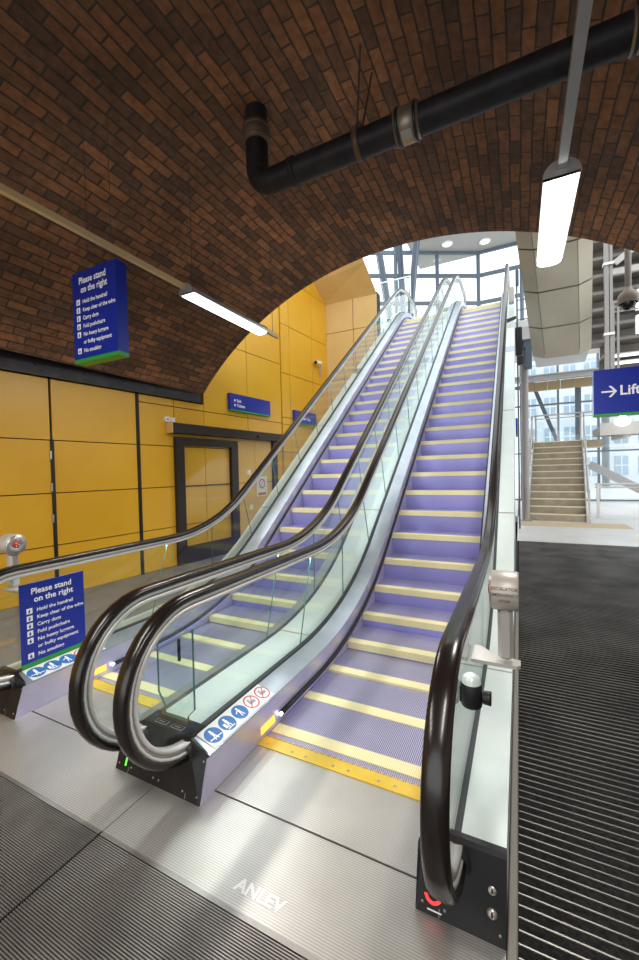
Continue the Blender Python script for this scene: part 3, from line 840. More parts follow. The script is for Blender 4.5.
def wall_sign(name, y0, y1, z0, z1, label, rows, d0=.0, arrow=False):
    t = thing(name, wp((y0+y1)/2, (z0+z1)/2, d0), label, 'sign')
    o = wp(y0, z1, d0+.07); right = WD; w = (wp(y1, z1, d0+.07)-o).length; up = V((0, 0, 1)); h_ = z1-z0
    mb = MB(); mb.obox(o-up*h_*.92, right*w, up*h_*.92, -WN*.066); build('sign_panel', mb, M_blue, t)
    mb = MB(); mb.obox(o-up*h_, right*w, up*h_*.08, -WN*.066); build('green_band', mb, M_green, t)
    for s_, u, f, sz in rows:
        mb = MB(); text_mb(mb, s_, o+right*w*u-up*h_*f+WN*.0015, right, up, h_*sz, bold=.02); build('lettering', mb, M_ink, t)
    mb = MB()
    if arrow:
        a = o+right*w*.3-up*h_*.62+WN*.0015; mb.add([a, a+right*w*.14, a+right*w*.14+up*h_*.07, a+up*h_*.07], [(0, 1, 2, 3)])
        mb.add([a+right*w*.2+up*h_*.035, a+right*w*.12+up*h_*.14, a+right*w*.12-up*h_*.07], [(0, 1, 2)])
    else:
        for f in (.44, .72):
            a = o+right*w*.09-up*h_*f+WN*.0015; mb.add([a, a+right*w*.03, a+right*w*.03+up*h_*.12, a+up*h_*.12], [(0, 1, 2, 3)])
    build('pictogram', mb, M_ink, t)
wall_sign('wall_sign', 6.48, 7.78, 2.89, 3.245, 'wide blue direction sign on the yellow wall above the dark sliding door', [('Exit', .15, .46, .24), ('Tickets', .15, .74, .24)], 0.)
wall_sign('wall_sign', 8.72, 9.74, 2.83, 3.16, 'smaller blue direction sign with an arrow, seen through the glass past the door', [('Exit', .55, .66, .3)], .03, True)
# lift sign
t = thing('hanging_sign', (1.4, 5.5, 2.66), 'blue lift direction sign with white arrow hanging at the right edge', 'sign')
o = V((.765, 5.46, 2.665)); w, h_ = 1.35, .52
mb = MB(); mb.obox(o-V((0, 0, h_*.95)), (w, 0, 0), (0, .08, 0), (0, 0, h_*.95)); build('sign_panel', mb, M_blue, t)
mb = MB(); mb.obox(o-V((0, 0, h_)), (w, 0, 0), (0, .08, 0), (0, 0, h_*.05)); build('green_band', mb, M_green, t)
mb = MB(); e = V((0, -.002, 0)); Z = V((0, 0, 1)); Xv = V((1, 0, 0))
text_mb(mb, 'Lift', o+Xv*.238-Z*.295+e, Xv, Z, .150, bold=.02, sx=.98)
build('lettering', mb, M_ink, t); mb = MB()
c = o+Xv*.072-Z*.25+e
mb.add([c-Z*.009, c+Xv*.13-Z*.009, c+Xv*.13+Z*.009, c+Z*.009], [(0, 1, 2, 3)])
for sgn in (1, -1): mb.add([c+Xv*.145, c+Xv*.122, c+Xv*.066+Z*.062*sgn, c+Xv*.092+Z*.062*sgn], [(0, 1, 2, 3)])
build('arrow', mb, M_ink, t)
for dx in (.62, 1.2):
    x = .765+dx; zv = VC[1]+sqrt(VR**2-(x-VC[0])**2)
    mb = MB(); mb.tube([(x, 5.5, 2.66), (x, 5.5, zv)], .005, 6); build('suspension_rod', mb, M_wire, t)
# small edge-on sign by the top of the deck
mb = MB(); mb.box(-.06, -.02, 9.7, 10.1, 2.30, 2.66, 0); mb.box(-.06, -.02, 9.7, 10.1, 2.27, 2.30, 1)
t = tag(build('projecting_sign', mb, [M_blue, M_green]), 'narrow blue sign seen edge-on left of the grey column', 'sign')

# ------------------------------------------------------------------ door
def wbox(mb, y0, y1, z0, z1, d0, d1, mi=0):
    o = wp(y0, z0, d0); mb.obox(o, WN*(d1-d0), wp(y1, z0, d0)-o, V((0, 0, z1-z0)), mi)
D1 = thing('door_1', wp(6.5, 0, .03), None, None); D1['kind'] = 'structure'
mb = MB(); wbox(mb, 5.12, 5.30, 0, 2.27, .004, .075); wbox(mb, 6.48, 6.67, 0, 2.27, .004, .075); wbox(mb, 5.30, 6.48, 2.13, 2.27, .004, .075); wbox(mb, 5.30, 6.48, 0, .30, .004, .075); wbox(mb, 5.30, 6.48, 1.38, 1.392, .004, .02)
build('leaf_frame', mb, M_frame, D1)
mb = MB(); wbox(mb, 7.86, 8.02, 0, 2.33, .004, .06); build('jamb', mb, M_frame, D1)
mb = MB(); wbox(mb, 5.30, 6.48, .30, 2.13, .03, .036); build('glass', mb, M_dglass, D1)
mb = MB(); wbox(mb, 5.0, 8.22, 2.33, 2.50, .004, .16); build('lintel', mb, M_frame, D1)
mb = MB(); wbox(mb, 4.985, 5.0, 2.325, 2.505, .004, .165); build('lintel_end_cap', mb, M_tan, D1)
mb = MB(); wbox(mb, 7.2, 7.36, 2.36, 2.42, .16, .19); build('door_sensor', mb, M_dark, D1)
# brighter lining behind the open leaf
mb = MB(); wbox(mb, 6.68, 7.26, .01, 1.38, .003, .009); wbox(mb, 7.27, 7.85, .01, 1.38, .003, .009); wbox(mb, 6.68, 7.26, 1.40, 2.32, .003, .009); wbox(mb, 7.27, 7.85, 1.40, 2.32, .003, .009)
build('lining', mb, M_yellow2, D1)
t = thing('alarm_box', wp(5.02, 2.55, 0), 'small white box on the wall above the left end of the door lintel', 'alarm box')
mb = MB(); wbox(mb, 4.93, 5.03, 2.515, 2.605, .004, .06); wbox(mb, 5.045, 5.14, 2.525, 2.60, .004, .05); build('casing', mb, M_white, t)
mb = MB(); mb.lathe(wp(4.98, 2.56, .06), WN, [(.016, 0), (.014, .006), (0, .008)], 12); build('red_dot', mb, M_red, t)
t = thing('wall_notice', wp(7.55, 1.5, .01), 'rose and white prohibition notice on the yellow lining seen through the glass', 'notice')
mb = MB(); wbox(mb, 7.30, 7.66, 1.08, 1.52, .010, .014); build('notice_sheet', mb, M_tintwhite, t)
mb = MB(); c = wp(7.48, 1.36, .0155); mb.disc(c, WD, (0, 0, 1), .11, 24, 0, .08); mb.obox(wp(7.34, 1.10, .0145), WD*.28, (0, 0, .06), WN*.0008); mb.obox(c-WD*.07-V((0, 0, .07)), WD*.02, WD*.12+V((0, 0, .14)), WN*.0006)
build('notice_print', mb, M_rose, t)
for y, z, lb in ((7.05, 1.62, 'small white switch plate left of the rose notice'), (7.1, .86, 'small white switch plate low on the yellow lining'), (7.62, .92, 'small white socket plate below the rose notice')):
    t = thing('switch_plate', wp(y, z, .01), lb, 'switch')
    mb = MB(); wbox(mb, y-.05, y+.05, z-.05, z+.05, .0095, .022); build('plate', mb, M_white, t)
    mb = MB(); wbox(mb, y-.015, y+.015, z-.02, z+.02, .022, .027); build('rocker', mb, M_tintwhite, t)

# ------------------------------------------------------------------ luminaires
def half_round(mb, x, y0, y1, z, w, hgt, up=True, mi=0, n=12):
    pts = [(x+cos(pi*k/n)*w/2, z+sin(pi*k/n)*hgt*(1 if up else -1)) for k in range(n+1)]
    vs = [(px, y0, pz) for px, pz in pts]+[(px, y1, pz) for px, pz in pts]; m_ = n+1
    mb.add(vs, [(k, k+1, m_+k+1, m_+k) for k in range(n)], mi, True)
    mb.add(vs, [tuple(range(m_)), tuple(range(2*m_-1, m_-1, -1))], mi)
def vz(x): return VC[1]+sqrt(VR**2-(x-VC[0])**2)
def luminaire(x, ya, yb, z, w, label, y_tr0, y_tr1, wires, mtr, trw):
    t = thing('pendant_luminaire', (x, (ya+yb)/2, z), label, 'light')
    mb = MB(); half_round(mb, x, ya, yb, z, w, .085, True); half_round(mb, x, ya-.03, ya, z-.004, w*1.04, .10, True); half_round(mb, x, yb, yb+.03, z-.004, w*1.04, .10, True)
    build('housing', mb, M_lumi, t)
    mb = MB(); half_round(mb, x, ya+.005, yb-.005, z-.001, w*.93, .03, False); build('diffuser', mb, M_tube, t)
    for y0, y1 in ((y_tr0, ya-.03), (yb+.03, y_tr1)):
        if y1-y0 > .02:
            mb = MB(); mb.box(x-trw/2, x+trw/2, y0, y1, z+.03, z+.075); build('trunking', mb, mtr, t)
    for y in wires:
        mb = MB(); mb.tube([(x, y, z+.08), (x, y, vz(x))], .003, 6); build('suspension_wire', mb, M_wire, t)
    return t
luminaire(-2.90, 2.98, 4.25, 3.38, .17, 'linear luminaire on warm-lit trunking above the left escalator', -1.5, 4.62, (1.15, 3.05, 4.5), M_trunk2, .038)
luminaire(.255, 2.92, 4.08, 3.38, .20, 'linear luminaire on grey trunking above the black mat', -1.5, 4.12, (1.0, 4.1), M_trunk, .05)

# ------------------------------------------------------------------ soil pipe
t = thing('soil_pipe', (-1.98, 3.02, 4.16), 'thick black cast soil pipe crossing under the brick vault with an elbow', 'pipe')
zp, yp, xp, rp_ = 4.16, 3.02, -2.06, .100
mb = MB()
arc = [(xp+.16-.16*cos(a_), yp, zp+.16-.16*sin(a_)) for a_ in [pi/2*k/8 for k in range(9)]]
mb.tube([(xp, yp, vz(xp)+.1), (xp, yp, zp+.40)]+arc+[(.9, yp, zp), (2.3, yp, zp)], rp_, 24)
mb.lathe((xp+.36, yp, zp), (1, 0, 0), [(rp_, 0), (rp_+.012, .004), (rp_+.012, .04), (rp_, .045)], 24)
build('pipe_run', mb, M_pipe, t)
mb = MB(); mb.lathe((xp, yp, zp+.37), (0, 0, 1), [(rp_, 0), (rp_+.018, .003), (rp_+.018, .15), (rp_, .153)], 24); 
mb.lathe((xp, yp, zp+.37), (0, 0, 1), [(rp_+.018, .02), (rp_+.026, .022), (rp_+.026, .034), (rp_+.018, .036)], 24); mb.lathe((xp, yp, zp+.37), (0, 0, 1), [(rp_+.018, .115), (rp_+.026, .117), (rp_+.026, .13), (rp_+.018, .132)], 24)
build('coupling', mb, M_coup2, t)['label'] = 'brown banded coupling on the upright'
def coupling(x):
    mb = MB(); mb.lathe((x, yp, zp), (1, 0, 0), [(rp_, 0), (rp_+.016, .003), (rp_+.016, .18), (rp_, .183)], 28, 0)
    for d in (.015, .145): mb.lathe((x, yp, zp), (1, 0, 0), [(rp_+.016, d), (rp_+.025, d+.003), (rp_+.025, d+.02), (rp_+.016, d+.023)], 28, 1)
    c_ = build('coupling', mb, [M_coup, M_dark], t)
    mb = MB(); n_ = 8
    for k in range(n_):
        a0_ = radians(-130+80*k/n_); a1_ = radians(-130+80*(k+1)/n_); r_ = rp_+.0175
        mb.add([(x+.05, yp+cos(a0_)*r_, zp+sin(a0_)*r_), (x+.13, yp+cos(a0_)*r_, zp+sin(a0_)*r_), (x+.13, yp+cos(a1_)*r_, zp+sin(a1_)*r_), (x+.05, yp+cos(a1_)*r_, zp+sin(a1_)*r_)], [(0, 1, 2, 3)], 0 if 2 < k < 6 else 1)
    build('coupling_label', mb, [mat('label_gold', (.5, .38, .12), .5), mat('label_grey', (.42, .40, .38), .5)], c_)
coupling(-.80); coupling(.62)
mb = MB(); xq = -1.12
mb.lathe((xq, yp, zp), (1, 0, 0), [(rp_, 0), (rp_+.012, .001), (rp_+.012, .045), (rp_, .046)], 24)
mb.box(xq, xq+.045, yp-.02, yp+.02, zp+rp_, zp+rp_+.06)
for dx in (.01, .035): pass
br_ = build('pipe_bracket', mb, M_coup2, t)
for dy, xx in ((-.08, xq+.02), (.16, xq+.03)):
    mb = MB(); mb.tube([(xx, yp+dy*.3, zp+rp_+.03), (xx+.06, yp+dy, vz(xx))], .008, 8); build('hanger_rod', mb, M_wire, br_)

# ------------------------------------------------------------------ things beyond the arch
# bullet camera on the left wall
t = thing('bullet_camera', wp(10.2, 4.55, .03), 'small white bullet camera on an arm by the corner of the yellow wall', 'camera')
mb = MB(); c = wp(9.9, 4.60, .12); mb.tube([c-WD*.16+V((0, 0, -.03)), c+WD*.10], .055, 14); build('camera_body', mb, M_white, t)
mb = MB(); c2 = wp(9.74, 4.57, .12); mb.lathe(c2, -WD, [(.05, 0), (.045, .01), (0, .011)], 14); build('lens', mb, M_dark, t)
mb = MB(); mb.tube([wp(10.0, 4.55, .12), wp(10.05, 4.3, .10), wp(10.05, 4.25, .04)], .022, 8); build('arm', mb, M_lumi, t)

# overhead escalator soffit
S0, S1 = V((0, 8.05, 5.75)), V((0, 11.0, 4.14))
def soff_pt(u, s_, off=0.):   # u across 0..1, s_ along
    xl = -.02+(.33+.02)*s_; xr = 1.16+(1.52-1.16)*s_
    return V((xl+(xr-xl)*u, 0, 0)) + S0.lerp(S1, s_)
t = thing('overhead_escalator', (.8, 9.6, 4.2), 'beige panelled underside of a further escalator high beyond the arch', 'escalator')
mb = MB(); nrm = V((0, -(S1-S0).z*-1, -(S1-S0).y)).normalized(); 
nrm = V((0, (S1-S0).z, -(S1-S0).y)).normalized()
K = 6
for i in range(K):
    a_, b_ = -.75+1.75*i/K, -.75+1.75*(i+1)/K-.012
    for u0, u1, lift in ((0., .22, 0), (.22, .80, -.0), (.80, 1., 0)):
        uu0, uu1 = u0+.004, u1-.004
        dep = .10
        p = [soff_pt(uu0, a_), soff_pt(uu1, a_), soff_pt(uu1, b_), soff_pt(uu0, b_)]
        if u0 == 0.: p[0] += -nrm*.12; p[3] += -nrm*.12
        if u1 == 1.: p[1] += -nrm*.12; p[2] += -nrm*.12
        mb.add(p+[q-nrm*.03 for q in p], [(3, 2, 1, 0), (4, 5, 6, 7), (0, 1, 5, 4), (1, 2, 6, 5), (2, 3, 7, 6), (3, 0, 4, 7)])
build('soffit_panel', mb, M_soffit, t)
mb = MB()
p = [soff_pt(0, -.75)-nrm*.16, soff_pt(1, -.75)-nrm*.16, soff_pt(1, 1)-nrm*.16, soff_pt(0, 1)-nrm*.16]
mb.add(p+[q-nrm*.7 for q in p], [(3, 2, 1, 0), (4, 5, 6, 7), (0, 1, 5, 4), (1, 2, 6, 5), (2, 3, 7, 6), (3, 0, 4, 7)])
build('truss_casing', mb, M_col, t)
mb = MB(); mb.add([soff_pt(0, 1)-nrm*.25, soff_pt(1, 1)-nrm*.25, soff_pt(.97, 1)+V((0, .85, .02)), soff_pt(.09, 1)+V((0, .85, .02))], [(3, 2, 1, 0)])
mb.add([soff_pt(0, 1)-nrm*.25, soff_pt(1, 1)-nrm*.25, soff_pt(.97, 1)+V((0, .85, .02)), soff_pt(.09, 1)+V((0, .85, .02))], [(0, 1, 2, 3)])
build('end_tray', mb, mat('end_tray_steel', (.9, .92, .94), .3, .4), t)

# columns, beams, braces
def simple(name, mb, m, label, cat, group=None): return tag(build(name, mb, m), label, cat, group)
mb = MB(); mb.tube([(.165, 13.2, 0), (.165, 13.2, 5.2)], .105, 14); mb.box(.0, .33, 13.05, 13.35, 0, .03); mb.box(.04, .29, 13.09, 13.31, 5.05, 5.2)
simple('steel_column', mb, M_col, 'round grey steel column left of the far staircase', 'column')
mb = MB(); mb.box(-.2, 2.9, 17.95, 18.1, 4.98, 5.16); mb.box(-.2, 2.9, 17.85, 18.2, 5.14, 5.18); mb.box(-.2, 2.9, 17.85, 18.2, 4.96, 4.99)
simple('steel_beam', mb, mat('beam_pale', (.6, .6, .6), .4, .3), 'pale steel beam crossing behind the far staircase', 'beam')
mb = MB()
for k in range(6): mb.box(.15+k*.45, .15+k*.45+.435, 18.3, 18.4, 4.62, 4.96)
simple('stone_parapet', mb, M_tanstone, 'strip of tan stone blocks under the pale beam', 'parapet')
mb = MB(); mb.bar((.50, 19, 5.15), (1.42, 19, 2.55), .13, .14); mb.box(.40, .60, 18.93, 19.07, 5.0, 5.15)
simple('diagonal_brace', mb, M_mull, 'grey diagonal brace above the staircase landing', 'brace')
mb = MB(); mb.box(2.0, 2.2, 18.6, 18.7, 0, 5.0); mb.box(1.96, 2.24, 18.56, 18.74, 4.8, 5.)
simple('steel_post', mb, M_mull, 'grey upright post right of the diagonal brace', 'post')
# V struts beyond the escalator heads
for (a, b, w, lb) in (((-4.27, 15.5, 6.33), (-5.05, 15.5, 11.5), .30, 'pale grey left leaning strut beyond the left escalator head'), ((-3.98, 15.9, 6.33), (-4.20, 15.9, 11.5), .36, 'dark upright strut in the middle of the strut cluster'), ((-3.72, 15.2, 6.33), (-3.16, 15.2, 11.5), .24, 'dark right leaning strut beyond the left escalator head')):
    mb = MB(); mb.bar(a, b, w, .16); mb.bar(V(a)+V((w*.3, -.1, 0)), V(b)+V((w*.3, -.1, 0)), w*.3, .03, mi=1); mb.bar(V(a)-V((w*.4, .1, 0)), V(b)-V((w*.4, .1, 0)), w*.15, .03, mi=1)
    simple('steel_strut', mb, [M_strut, M_mull], lb, 'strut')
# upper landing glass screen
t = thing('glass_screen', (-4.3, 14.6, 6.33), 'clear glass screen at the upper landing left of the left escalator', 'glass screen')
mb = MB(); mb.box(-5.2, -3.45, 14.62, 14.635, 6.45, 8.6); build('pane', mb, M_pane, t)
mb = MB(); mb.bar((-5.2, 14.6, 8.6), (-3.45, 14.6, 8.6), .04); mb.bar((-3.45, 14.6, 6.33), (-3.45, 14.6, 8.6), .04); mb.bar((-5.2, 14.6, 6.33), (-5.2, 14.6, 8.6), .04); build('frame', mb, M_deck, t)

# glazed facade
def facade(name, x0, x1, y, z0, z1, xs, zs, w=.10):
    root = bpy.data.objects.new(name, None); COL.objects.link(root); root.location = ((x0+x1)/2, y, z0); root['kind'] = 'structure'
    mb = MB()
    for x in xs: mb.box(x-w/2, x+w/2, y-.12, y+.05, z0, z1)
    for z in zs: mb.box(x0, x1, y-.09, y+.04, z-w*.4, z+w*.4)
    build('window_frame', mb, M_mull, root)
    mb = MB(); mb.box(x0, x1, y+.055, y+.065, z0, z1); build('pane', mb, M_pane, root)
root = bpy.data.objects.new('window_1', None); COL.objects.link(root); root.location = (-2, 19.5, 6); root['kind'] = 'structure'
FP = [(-9.98, 15.30), (-8.30, 16.24), (-6.62, 17.18), (-4.94, 18.12), (-3.26, 19.06), (-1.58, 20.0), (.20, 20.0)]
mb = MB(); mp_ = MB()
for x, y in FP: mb.tube([(x, y, 5.0), (x, y, 13.6)], .085, 8)
for p, q in zip(FP[:-1], FP[1:]):
    for z in (5.1, 7.6, 9.2, 10.45, 11.5, 13.4): mb.bar((*p, z), (*q, z), .12, .15)
    mp_.obox((p[0], p[1], 5.0), (q[0]-p[0], q[1]-p[1], 0), (0, .008, 0), (0, 0, 8.5))
build('window_frame', mb, M_mull, root); build('pane', mp_, M_pane, root)
facade('window_2', -.4, 9.0, 21.0, 0.0, 6.6, [.1, 1.6, 3.1, 4.6, 6.1, 7.6], [.06, 2.2, 4.4, 6.5], .08)
# hall roof with downlights
mb = MB(); mb.box(-4.3, .4, 15.5, 20.3, 11.55, 11.8); 
struct('ceiling_hall', mb, M_roof)
for x, y, lb in ((-2.73, 18.6, 'left bright round downlight in the far hall ceiling'), (-1.23, 19.2, 'right bright round downlight in the far hall ceiling')):
    z_ = 11.55
    t = thing('downlight', (x, y, z_), lb, 'light')
    mb = MB(); mb.lathe((x, y, z_), (0, 0, -1), [(.24, 0), (.24, .05), (.19, .06), (.18, .02)], 20); build('bezel', mb, M_white, t)
    mb = MB(); mb.disc((x, y, z_-.03), (1, 0, 0), (0, -1, 0), .18, 20); build('lamp', mb, M_tip, t)

# far staircase
SRZ = -math.atan(.0854)
t = thing('staircase', (.22, 13.4, 0), 'beige straight staircase with steel handrails rising beyond the black mat', 'staircase', rz=SRZ)
SW, NR, RH, GO = 1.48, 12, .205, .255
mb = MB(); mb.box(0.03, SW-.03, 0, GO+.02, -.205, 0); s1 = build('step', mb, M_stair, t, False)
mb = MB(); mb.box(0.03, SW-.03, -.012, .05, -.028, .004); build('nosing', mb, M_nosing, s1, False)['label'] = 'pale step nosing'
for k in range(NR):
    s_ = s1 if k == 0 else copy_part(s1, t)
    s_.location = (0, k*GO, (k+1)*RH)
for x in (0., SW-.03):
    mb = MB(); mb.prism([(-.06, 0), (.1, 0), (NR*GO, (NR-1)*RH-.15), (NR*GO, NR*RH+.05), (NR*GO-.2, NR*RH+.05), (-.06, .22)], (x, 0, 0), (0, 1, 0), (0, 0, 1), (.03, 0, 0)); build('stringer', mb, M_ssteel, t, False)
for x in (-.03, SW+.03):
    mb = MB(); pts = [(x, -.35, .88), (x, -.1, .90), (x, NR*GO, NR*RH+.95), (x, NR*GO+.3, NR*RH+.98)]
    mb.tube(pts, .026, 8); build('handrail', mb, M_ssteel, t, False)
    mb = MB()
    for dz in (.3, .52, .74): mb.tube([(x, -.1, dz), (x, NR*GO, NR*RH+dz)], .010, 6)
    build('balustrade_rail', mb, M_ssteel, t, False)
    for k in (-1, 3, 7, 11):
        y = max(k*GO, -.3) if k >= 0 else -.3
        zb = (k+1)*RH if k >= 0 else 0
        mb = MB(); mb.box(x-.022, x+.022, y-.022, y+.022, zb, zb+.93); build('post', mb, M_ssteel, t, False)
mb = MB(); mb.box(-.1, SW+.6, NR*GO+.03, NR*GO+1.6, NR*RH-.22, NR*RH); build('landing', mb, M_stair, t, False)
ye_ = NR*GO+1.5
for x in (0., .74, SW):
    mb = MB(); mb.box(x-.025, x+.025, ye_-.025, ye_+.025, NR*RH, NR*RH+1.12); build('post', mb, M_ssteel, t, False)
mb = MB(); mb.tube([(-.05, ye_, NR*RH+1.12), (SW+.5, ye_, NR*RH+1.12)], .028, 8); mb.tube([(-.05, ye_-.04, NR*RH+.98), (SW+.5, ye_-.04, NR*RH+.98)], .02, 8); build('handrail', mb, M_ssteel, t, False)
mb = MB(); mb.box(.03, SW-.03, ye_-.005, ye_+.005, NR*RH+.1, NR*RH+.9); build('glass_panel', mb, M_pane, t, False)
mb = MB(); mb.box(.1, SW-.05, NR*GO+.04, NR*GO+.10, NR*RH-2.2, NR*RH-.22); mb.box(.0, .08, NR*GO+1.4, NR*GO+1.5, -.0-0, NR*RH-.22); mb.box(SW-.08, SW, NR*GO+1.4, NR*GO+1.5, 0, NR*RH-.22); build('support', mb, M_stair, t, False)

mb = MB(); mb.box(-.02, 2.5, 12.15, 12.98, 0, .012)  # added ribbed strip for the warm-lit beige patch of floor
for k in range(6): mb.box(.02, 2.46, 12.19+k*.13, 12.25+k*.13, .012, .018)
simple('warm_floor_patch', mb, mat('warm_patch_beige', (.62, .50, .33), .6), 'added warm-lit beige floor strip at the foot of the far staircase', 'floor strip')
# railing and ramp string to the right of the staircase
t = thing('floor_railing', (2.9, 14.5, 0), 'low steel floor railing on two posts right of the staircase', 'railing')
mb = MB(); mb.tube([(2.05, 14.5, 1.02), (4.9, 14.5, 1.02)], .03, 8); mb.tube([(2.05, 14.5, .92), (4.9, 14.5, .92)], .018, 8); build('rail', mb, M_ssteel, t)
for x in (2.12, 3.9): mb = MB(); mb.box(x-.035, x+.035, 14.465, 14.535, 0, 1.02); mb.box(x-.08, x+.08, 14.42, 14.58, 0, .015); build('post', mb, M_ssteel, t)
t = thing('inclined_string', (3., 15.2, .6), 'grey inclined steel string descending to the right behind the floor railing', 'beam')
mb = MB(); mb.bar((2.0, 15.2, 1.62), (4.6, 15.2, .0), .10, .24); build('string', mb, mat('string_grey', (.48, .48, .47), .4, .2), t)
# landing slab and its light
mb = MB(); mb.box(1.95, 6., 12.6, 14.2, 2.42, 2.62, 0); mb.box(1.90, 6., 12.55, 12.62, 2.36, 2.68, 1); mb.box(2.4, 2.55, 12.62, 14.2, 2.30, 2.42, 1); mb.box(4.4, 4.55, 12.62, 14.2, 2.30, 2.42, 1)
simple('landing_slab', mb, [M_slat, M_slatl], 'brown grey landing slab to the right of the staircase top', 'slab')
t = thing('pendant_globe', (2.36, 12.2, 2.7), 'round white lamp glowing just below the lift sign', 'light')
mb = MB(); mb.lathe((2.30, 12.2, 2.72), (0, 0, -1), [(.05, -.1), (.10, -.02), (.16, .0), (.17, .06), (.14, .13), (.07, .17), (0, .18)], 18); build('globe', mb, mat('globe_glow', (1, 1, 1), .4, emit=(1, .98, .95), estr=3), t)
mb = MB(); mb.tube([(2.30, 12.2, 2.82), (2.30, 12.2, 3.2)], .02, 8); build('stem', mb, M_lumi, t)
# overhead flight of stairs seen from below
t = thing('overhead_stair', (3.4, 11.5, 2.9), 'grey brown underside of a stepped overhead flight at the upper right', 'staircase')
NS = 15
for k in range(NS):
    z = 2.86+k*.335; y = 12.4-k*.14
    mb = MB(); xq0 = 1.42 if z > 4.4 else 1.85
    mb.box(xq0, 6.2, y-.02, y+.5, z, z+.07, 0); mb.box(xq0, 6.2, y+.36, y+.40, z+.07, z+.345, 1)
    build('step', mb, [M_slat, M_slat], t)
for (ya_, za_, h_) in ((10.9, 5.75, .13), (10.6, 6.62, .14)):
    mb = MB(); mb.box(1.75, 6.2, ya_-.1, ya_, za_, za_+h_); build('cross_beam', mb, M_slatl, t)
mb = MB(); mb.bar((1.9, 10.7, 5.95), (4.6, 10.7, 7.9), .05, .12); build('diagonal_bar', mb, M_slatl, t)
t = thing('soffit_post', (1.65, 9.9, 3.35), 'tall grey steel post at the right edge of the beige soffit', 'hanger')  # steel post, left unattached at both ends
mb = MB(); mb.box(1.58, 1.65, 9.85, 9.95, 3.35, 8.2); mb.box(1.67, 1.72, 9.87, 9.95, 3.35, 8.2); build('shaft', mb, M_col, t)
mb = MB()
for z in (4.2, 5.6, 6.6): mb.box(1.56, 1.74, 9.83, 9.97, z, z+.05)
build('splice_plate', mb, M_ssteel, t)
t = thing('guard_rail', (2.2, 10.2, 3.9), 'steel guard rail frame in front of the overhead flight', 'railing')
mb = MB(); mb.bar((1.75, 10.2, 4.95), (2.7, 10.2, 4.95), .05); mb.bar((1.75, 10.2, 4.75), (2.7, 10.2, 4.75), .03); build('rail', mb, M_col, t)
for x in (1.78, 1.86): mb = MB(); mb.box(x-.02, x+.02, 10.18, 10.22, 3.2, 4.98); build('post', mb, M_col, t)
for (x0, x1, y, z, lb) in ((1.85, 3.4, 10.9, 3.99, 'upper thin bright linear lamp on the overhead flight'), (1.7, 3.0, 11.4, 2.98, 'lower thin bright linear lamp left of the lift sign top'), (1.9, 3.3, 10.9, 3.83, 'second thin bright linear lamp under the upper one')):
    t = thing('linear_lamp', ((x0+x1)/2, y, z), lb, 'light')
    mb = MB(); mb.box(x0, x1, y-.03, y+.03, z-.02, z+.02); build('lens', mb, M_led, t)
    mb = MB(); mb.box(x0-.02, x1+.02, y-.04, y+.04, z+.02, z+.05); build('casing', mb, M_lumi, t)
for (z0, z1, lb) in ((4.78, 5.18, 'upper glowing panel for window light behind the dome camera'), (4.30, 4.66, 'lower glowing panel for window light behind the dome camera')):
    t = thing('window_glow', (2.3, 10.3, z0), lb, 'light')  # glowing panel added in place of bright window light
    mb = MB(); mb.bbox(2.20, 2.42, 10.32, 10.40, z0, z1, .02); build('lens', mb, M_led, t)
    mb = MB(); mb.box(2.19, 2.43, 10.40, 10.44, z0-.01, z1+.01); build('back_plate', mb, M_lumi, t)
# dome camera on a pole
t = thing('dome_camera', (1.24, 6.2, 4.3), 'beige dome camera on a drop pole at the right under the arch', 'camera')
zt = 4.36
mb = MB(); mb.tube([(1.235, 6.2, 3.72), (1.235, 6.2, 4.75)], .035, 12); build('drop_pole', mb, M_col, t)
mb = MB(); mb.lathe((1.235, 6.2, 3.76), (0, 0, -1), [(.035, -.03), (.05, 0), (.10, .05), (.118, .10), (.118, .16), (.10, .17)], 22); build('housing', mb, M_dome, t)
mb = MB(); mb.lathe((1.235, 6.2, 3.60), (0, 0, -1), [(.082, 0), (.078, .04), (.05, .075), (0, .09)], 22); build('smoked_dome', mb, M_smoke, t)
mb = MB(); mb.tube([(1.30, 6.2, 3.74), (1.42, 6.2, 3.80), (1.55, 6.2, 3.76)], .012, 6); build('cable', mb, M_dome, t)
# bits along the outer deck of the right escalator near the top
t = thing('deck_barrier_box', (-.12, 10.9, 5.5), 'beige box with dark blade on the right escalator deck near the top', 'box')
zq = .246+.7265*(10.55-Y1)
mb = MB(); mb.bbox(-.17, -.06, 10.45, 10.60, zq+.13, zq+.50, .012); build('casing', mb, M_stop, t)
zq2 = .246+.7265*(9.7-Y1)
mb = MB(); mb.add([(-.20, 9.70, zq2+.05), (-.02, 9.70, zq2+.10), (-.02, 9.70, zq2+.17), (-.20, 9.70, zq2+.13), (-.20, 9.72, zq2+.05), (-.02, 9.72, zq2+.10), (-.02, 9.72, zq2+.17), (-.20, 9.72, zq2+.13)], [(0, 1, 2, 3), (7, 6, 5, 4), (0, 4, 5, 1), (3, 2, 6, 7), (1, 5, 6, 2), (0, 3, 7, 4)]); build('blade', mb, M_dark, t)
t = thing('speaker_mast', (.10, 11.5, 3.), 'dark slim mast with black box bundle right of the right escalator head', 'mast')
mb = MB(); mb.tube([(.0, 11.5, 0), (.0, 11.5, 6.65)], .022, 8); build('mast_pole', mb, M_mull, t)
mb = MB(); mb.bbox(-.05, .11, 11.42, 11.6, 4.45, 5.15, .02); mb.bbox(.0, .13, 11.40, 11.55, 4.2, 4.42, .02); build('black_box', mb, M_dark, t)
mb = MB(); mb.bbox(-.03, .05, 11.42, 11.5, 6.2, 6.6, .015); build('lamp_head', mb, M_strut, t)
mb = MB()
for z in (5.35, 5.6, 5.85): mb.bar((.0, 11.5, z), (.35, 11.5, z), .025)
build('cross_arm', mb, M_mull, t)
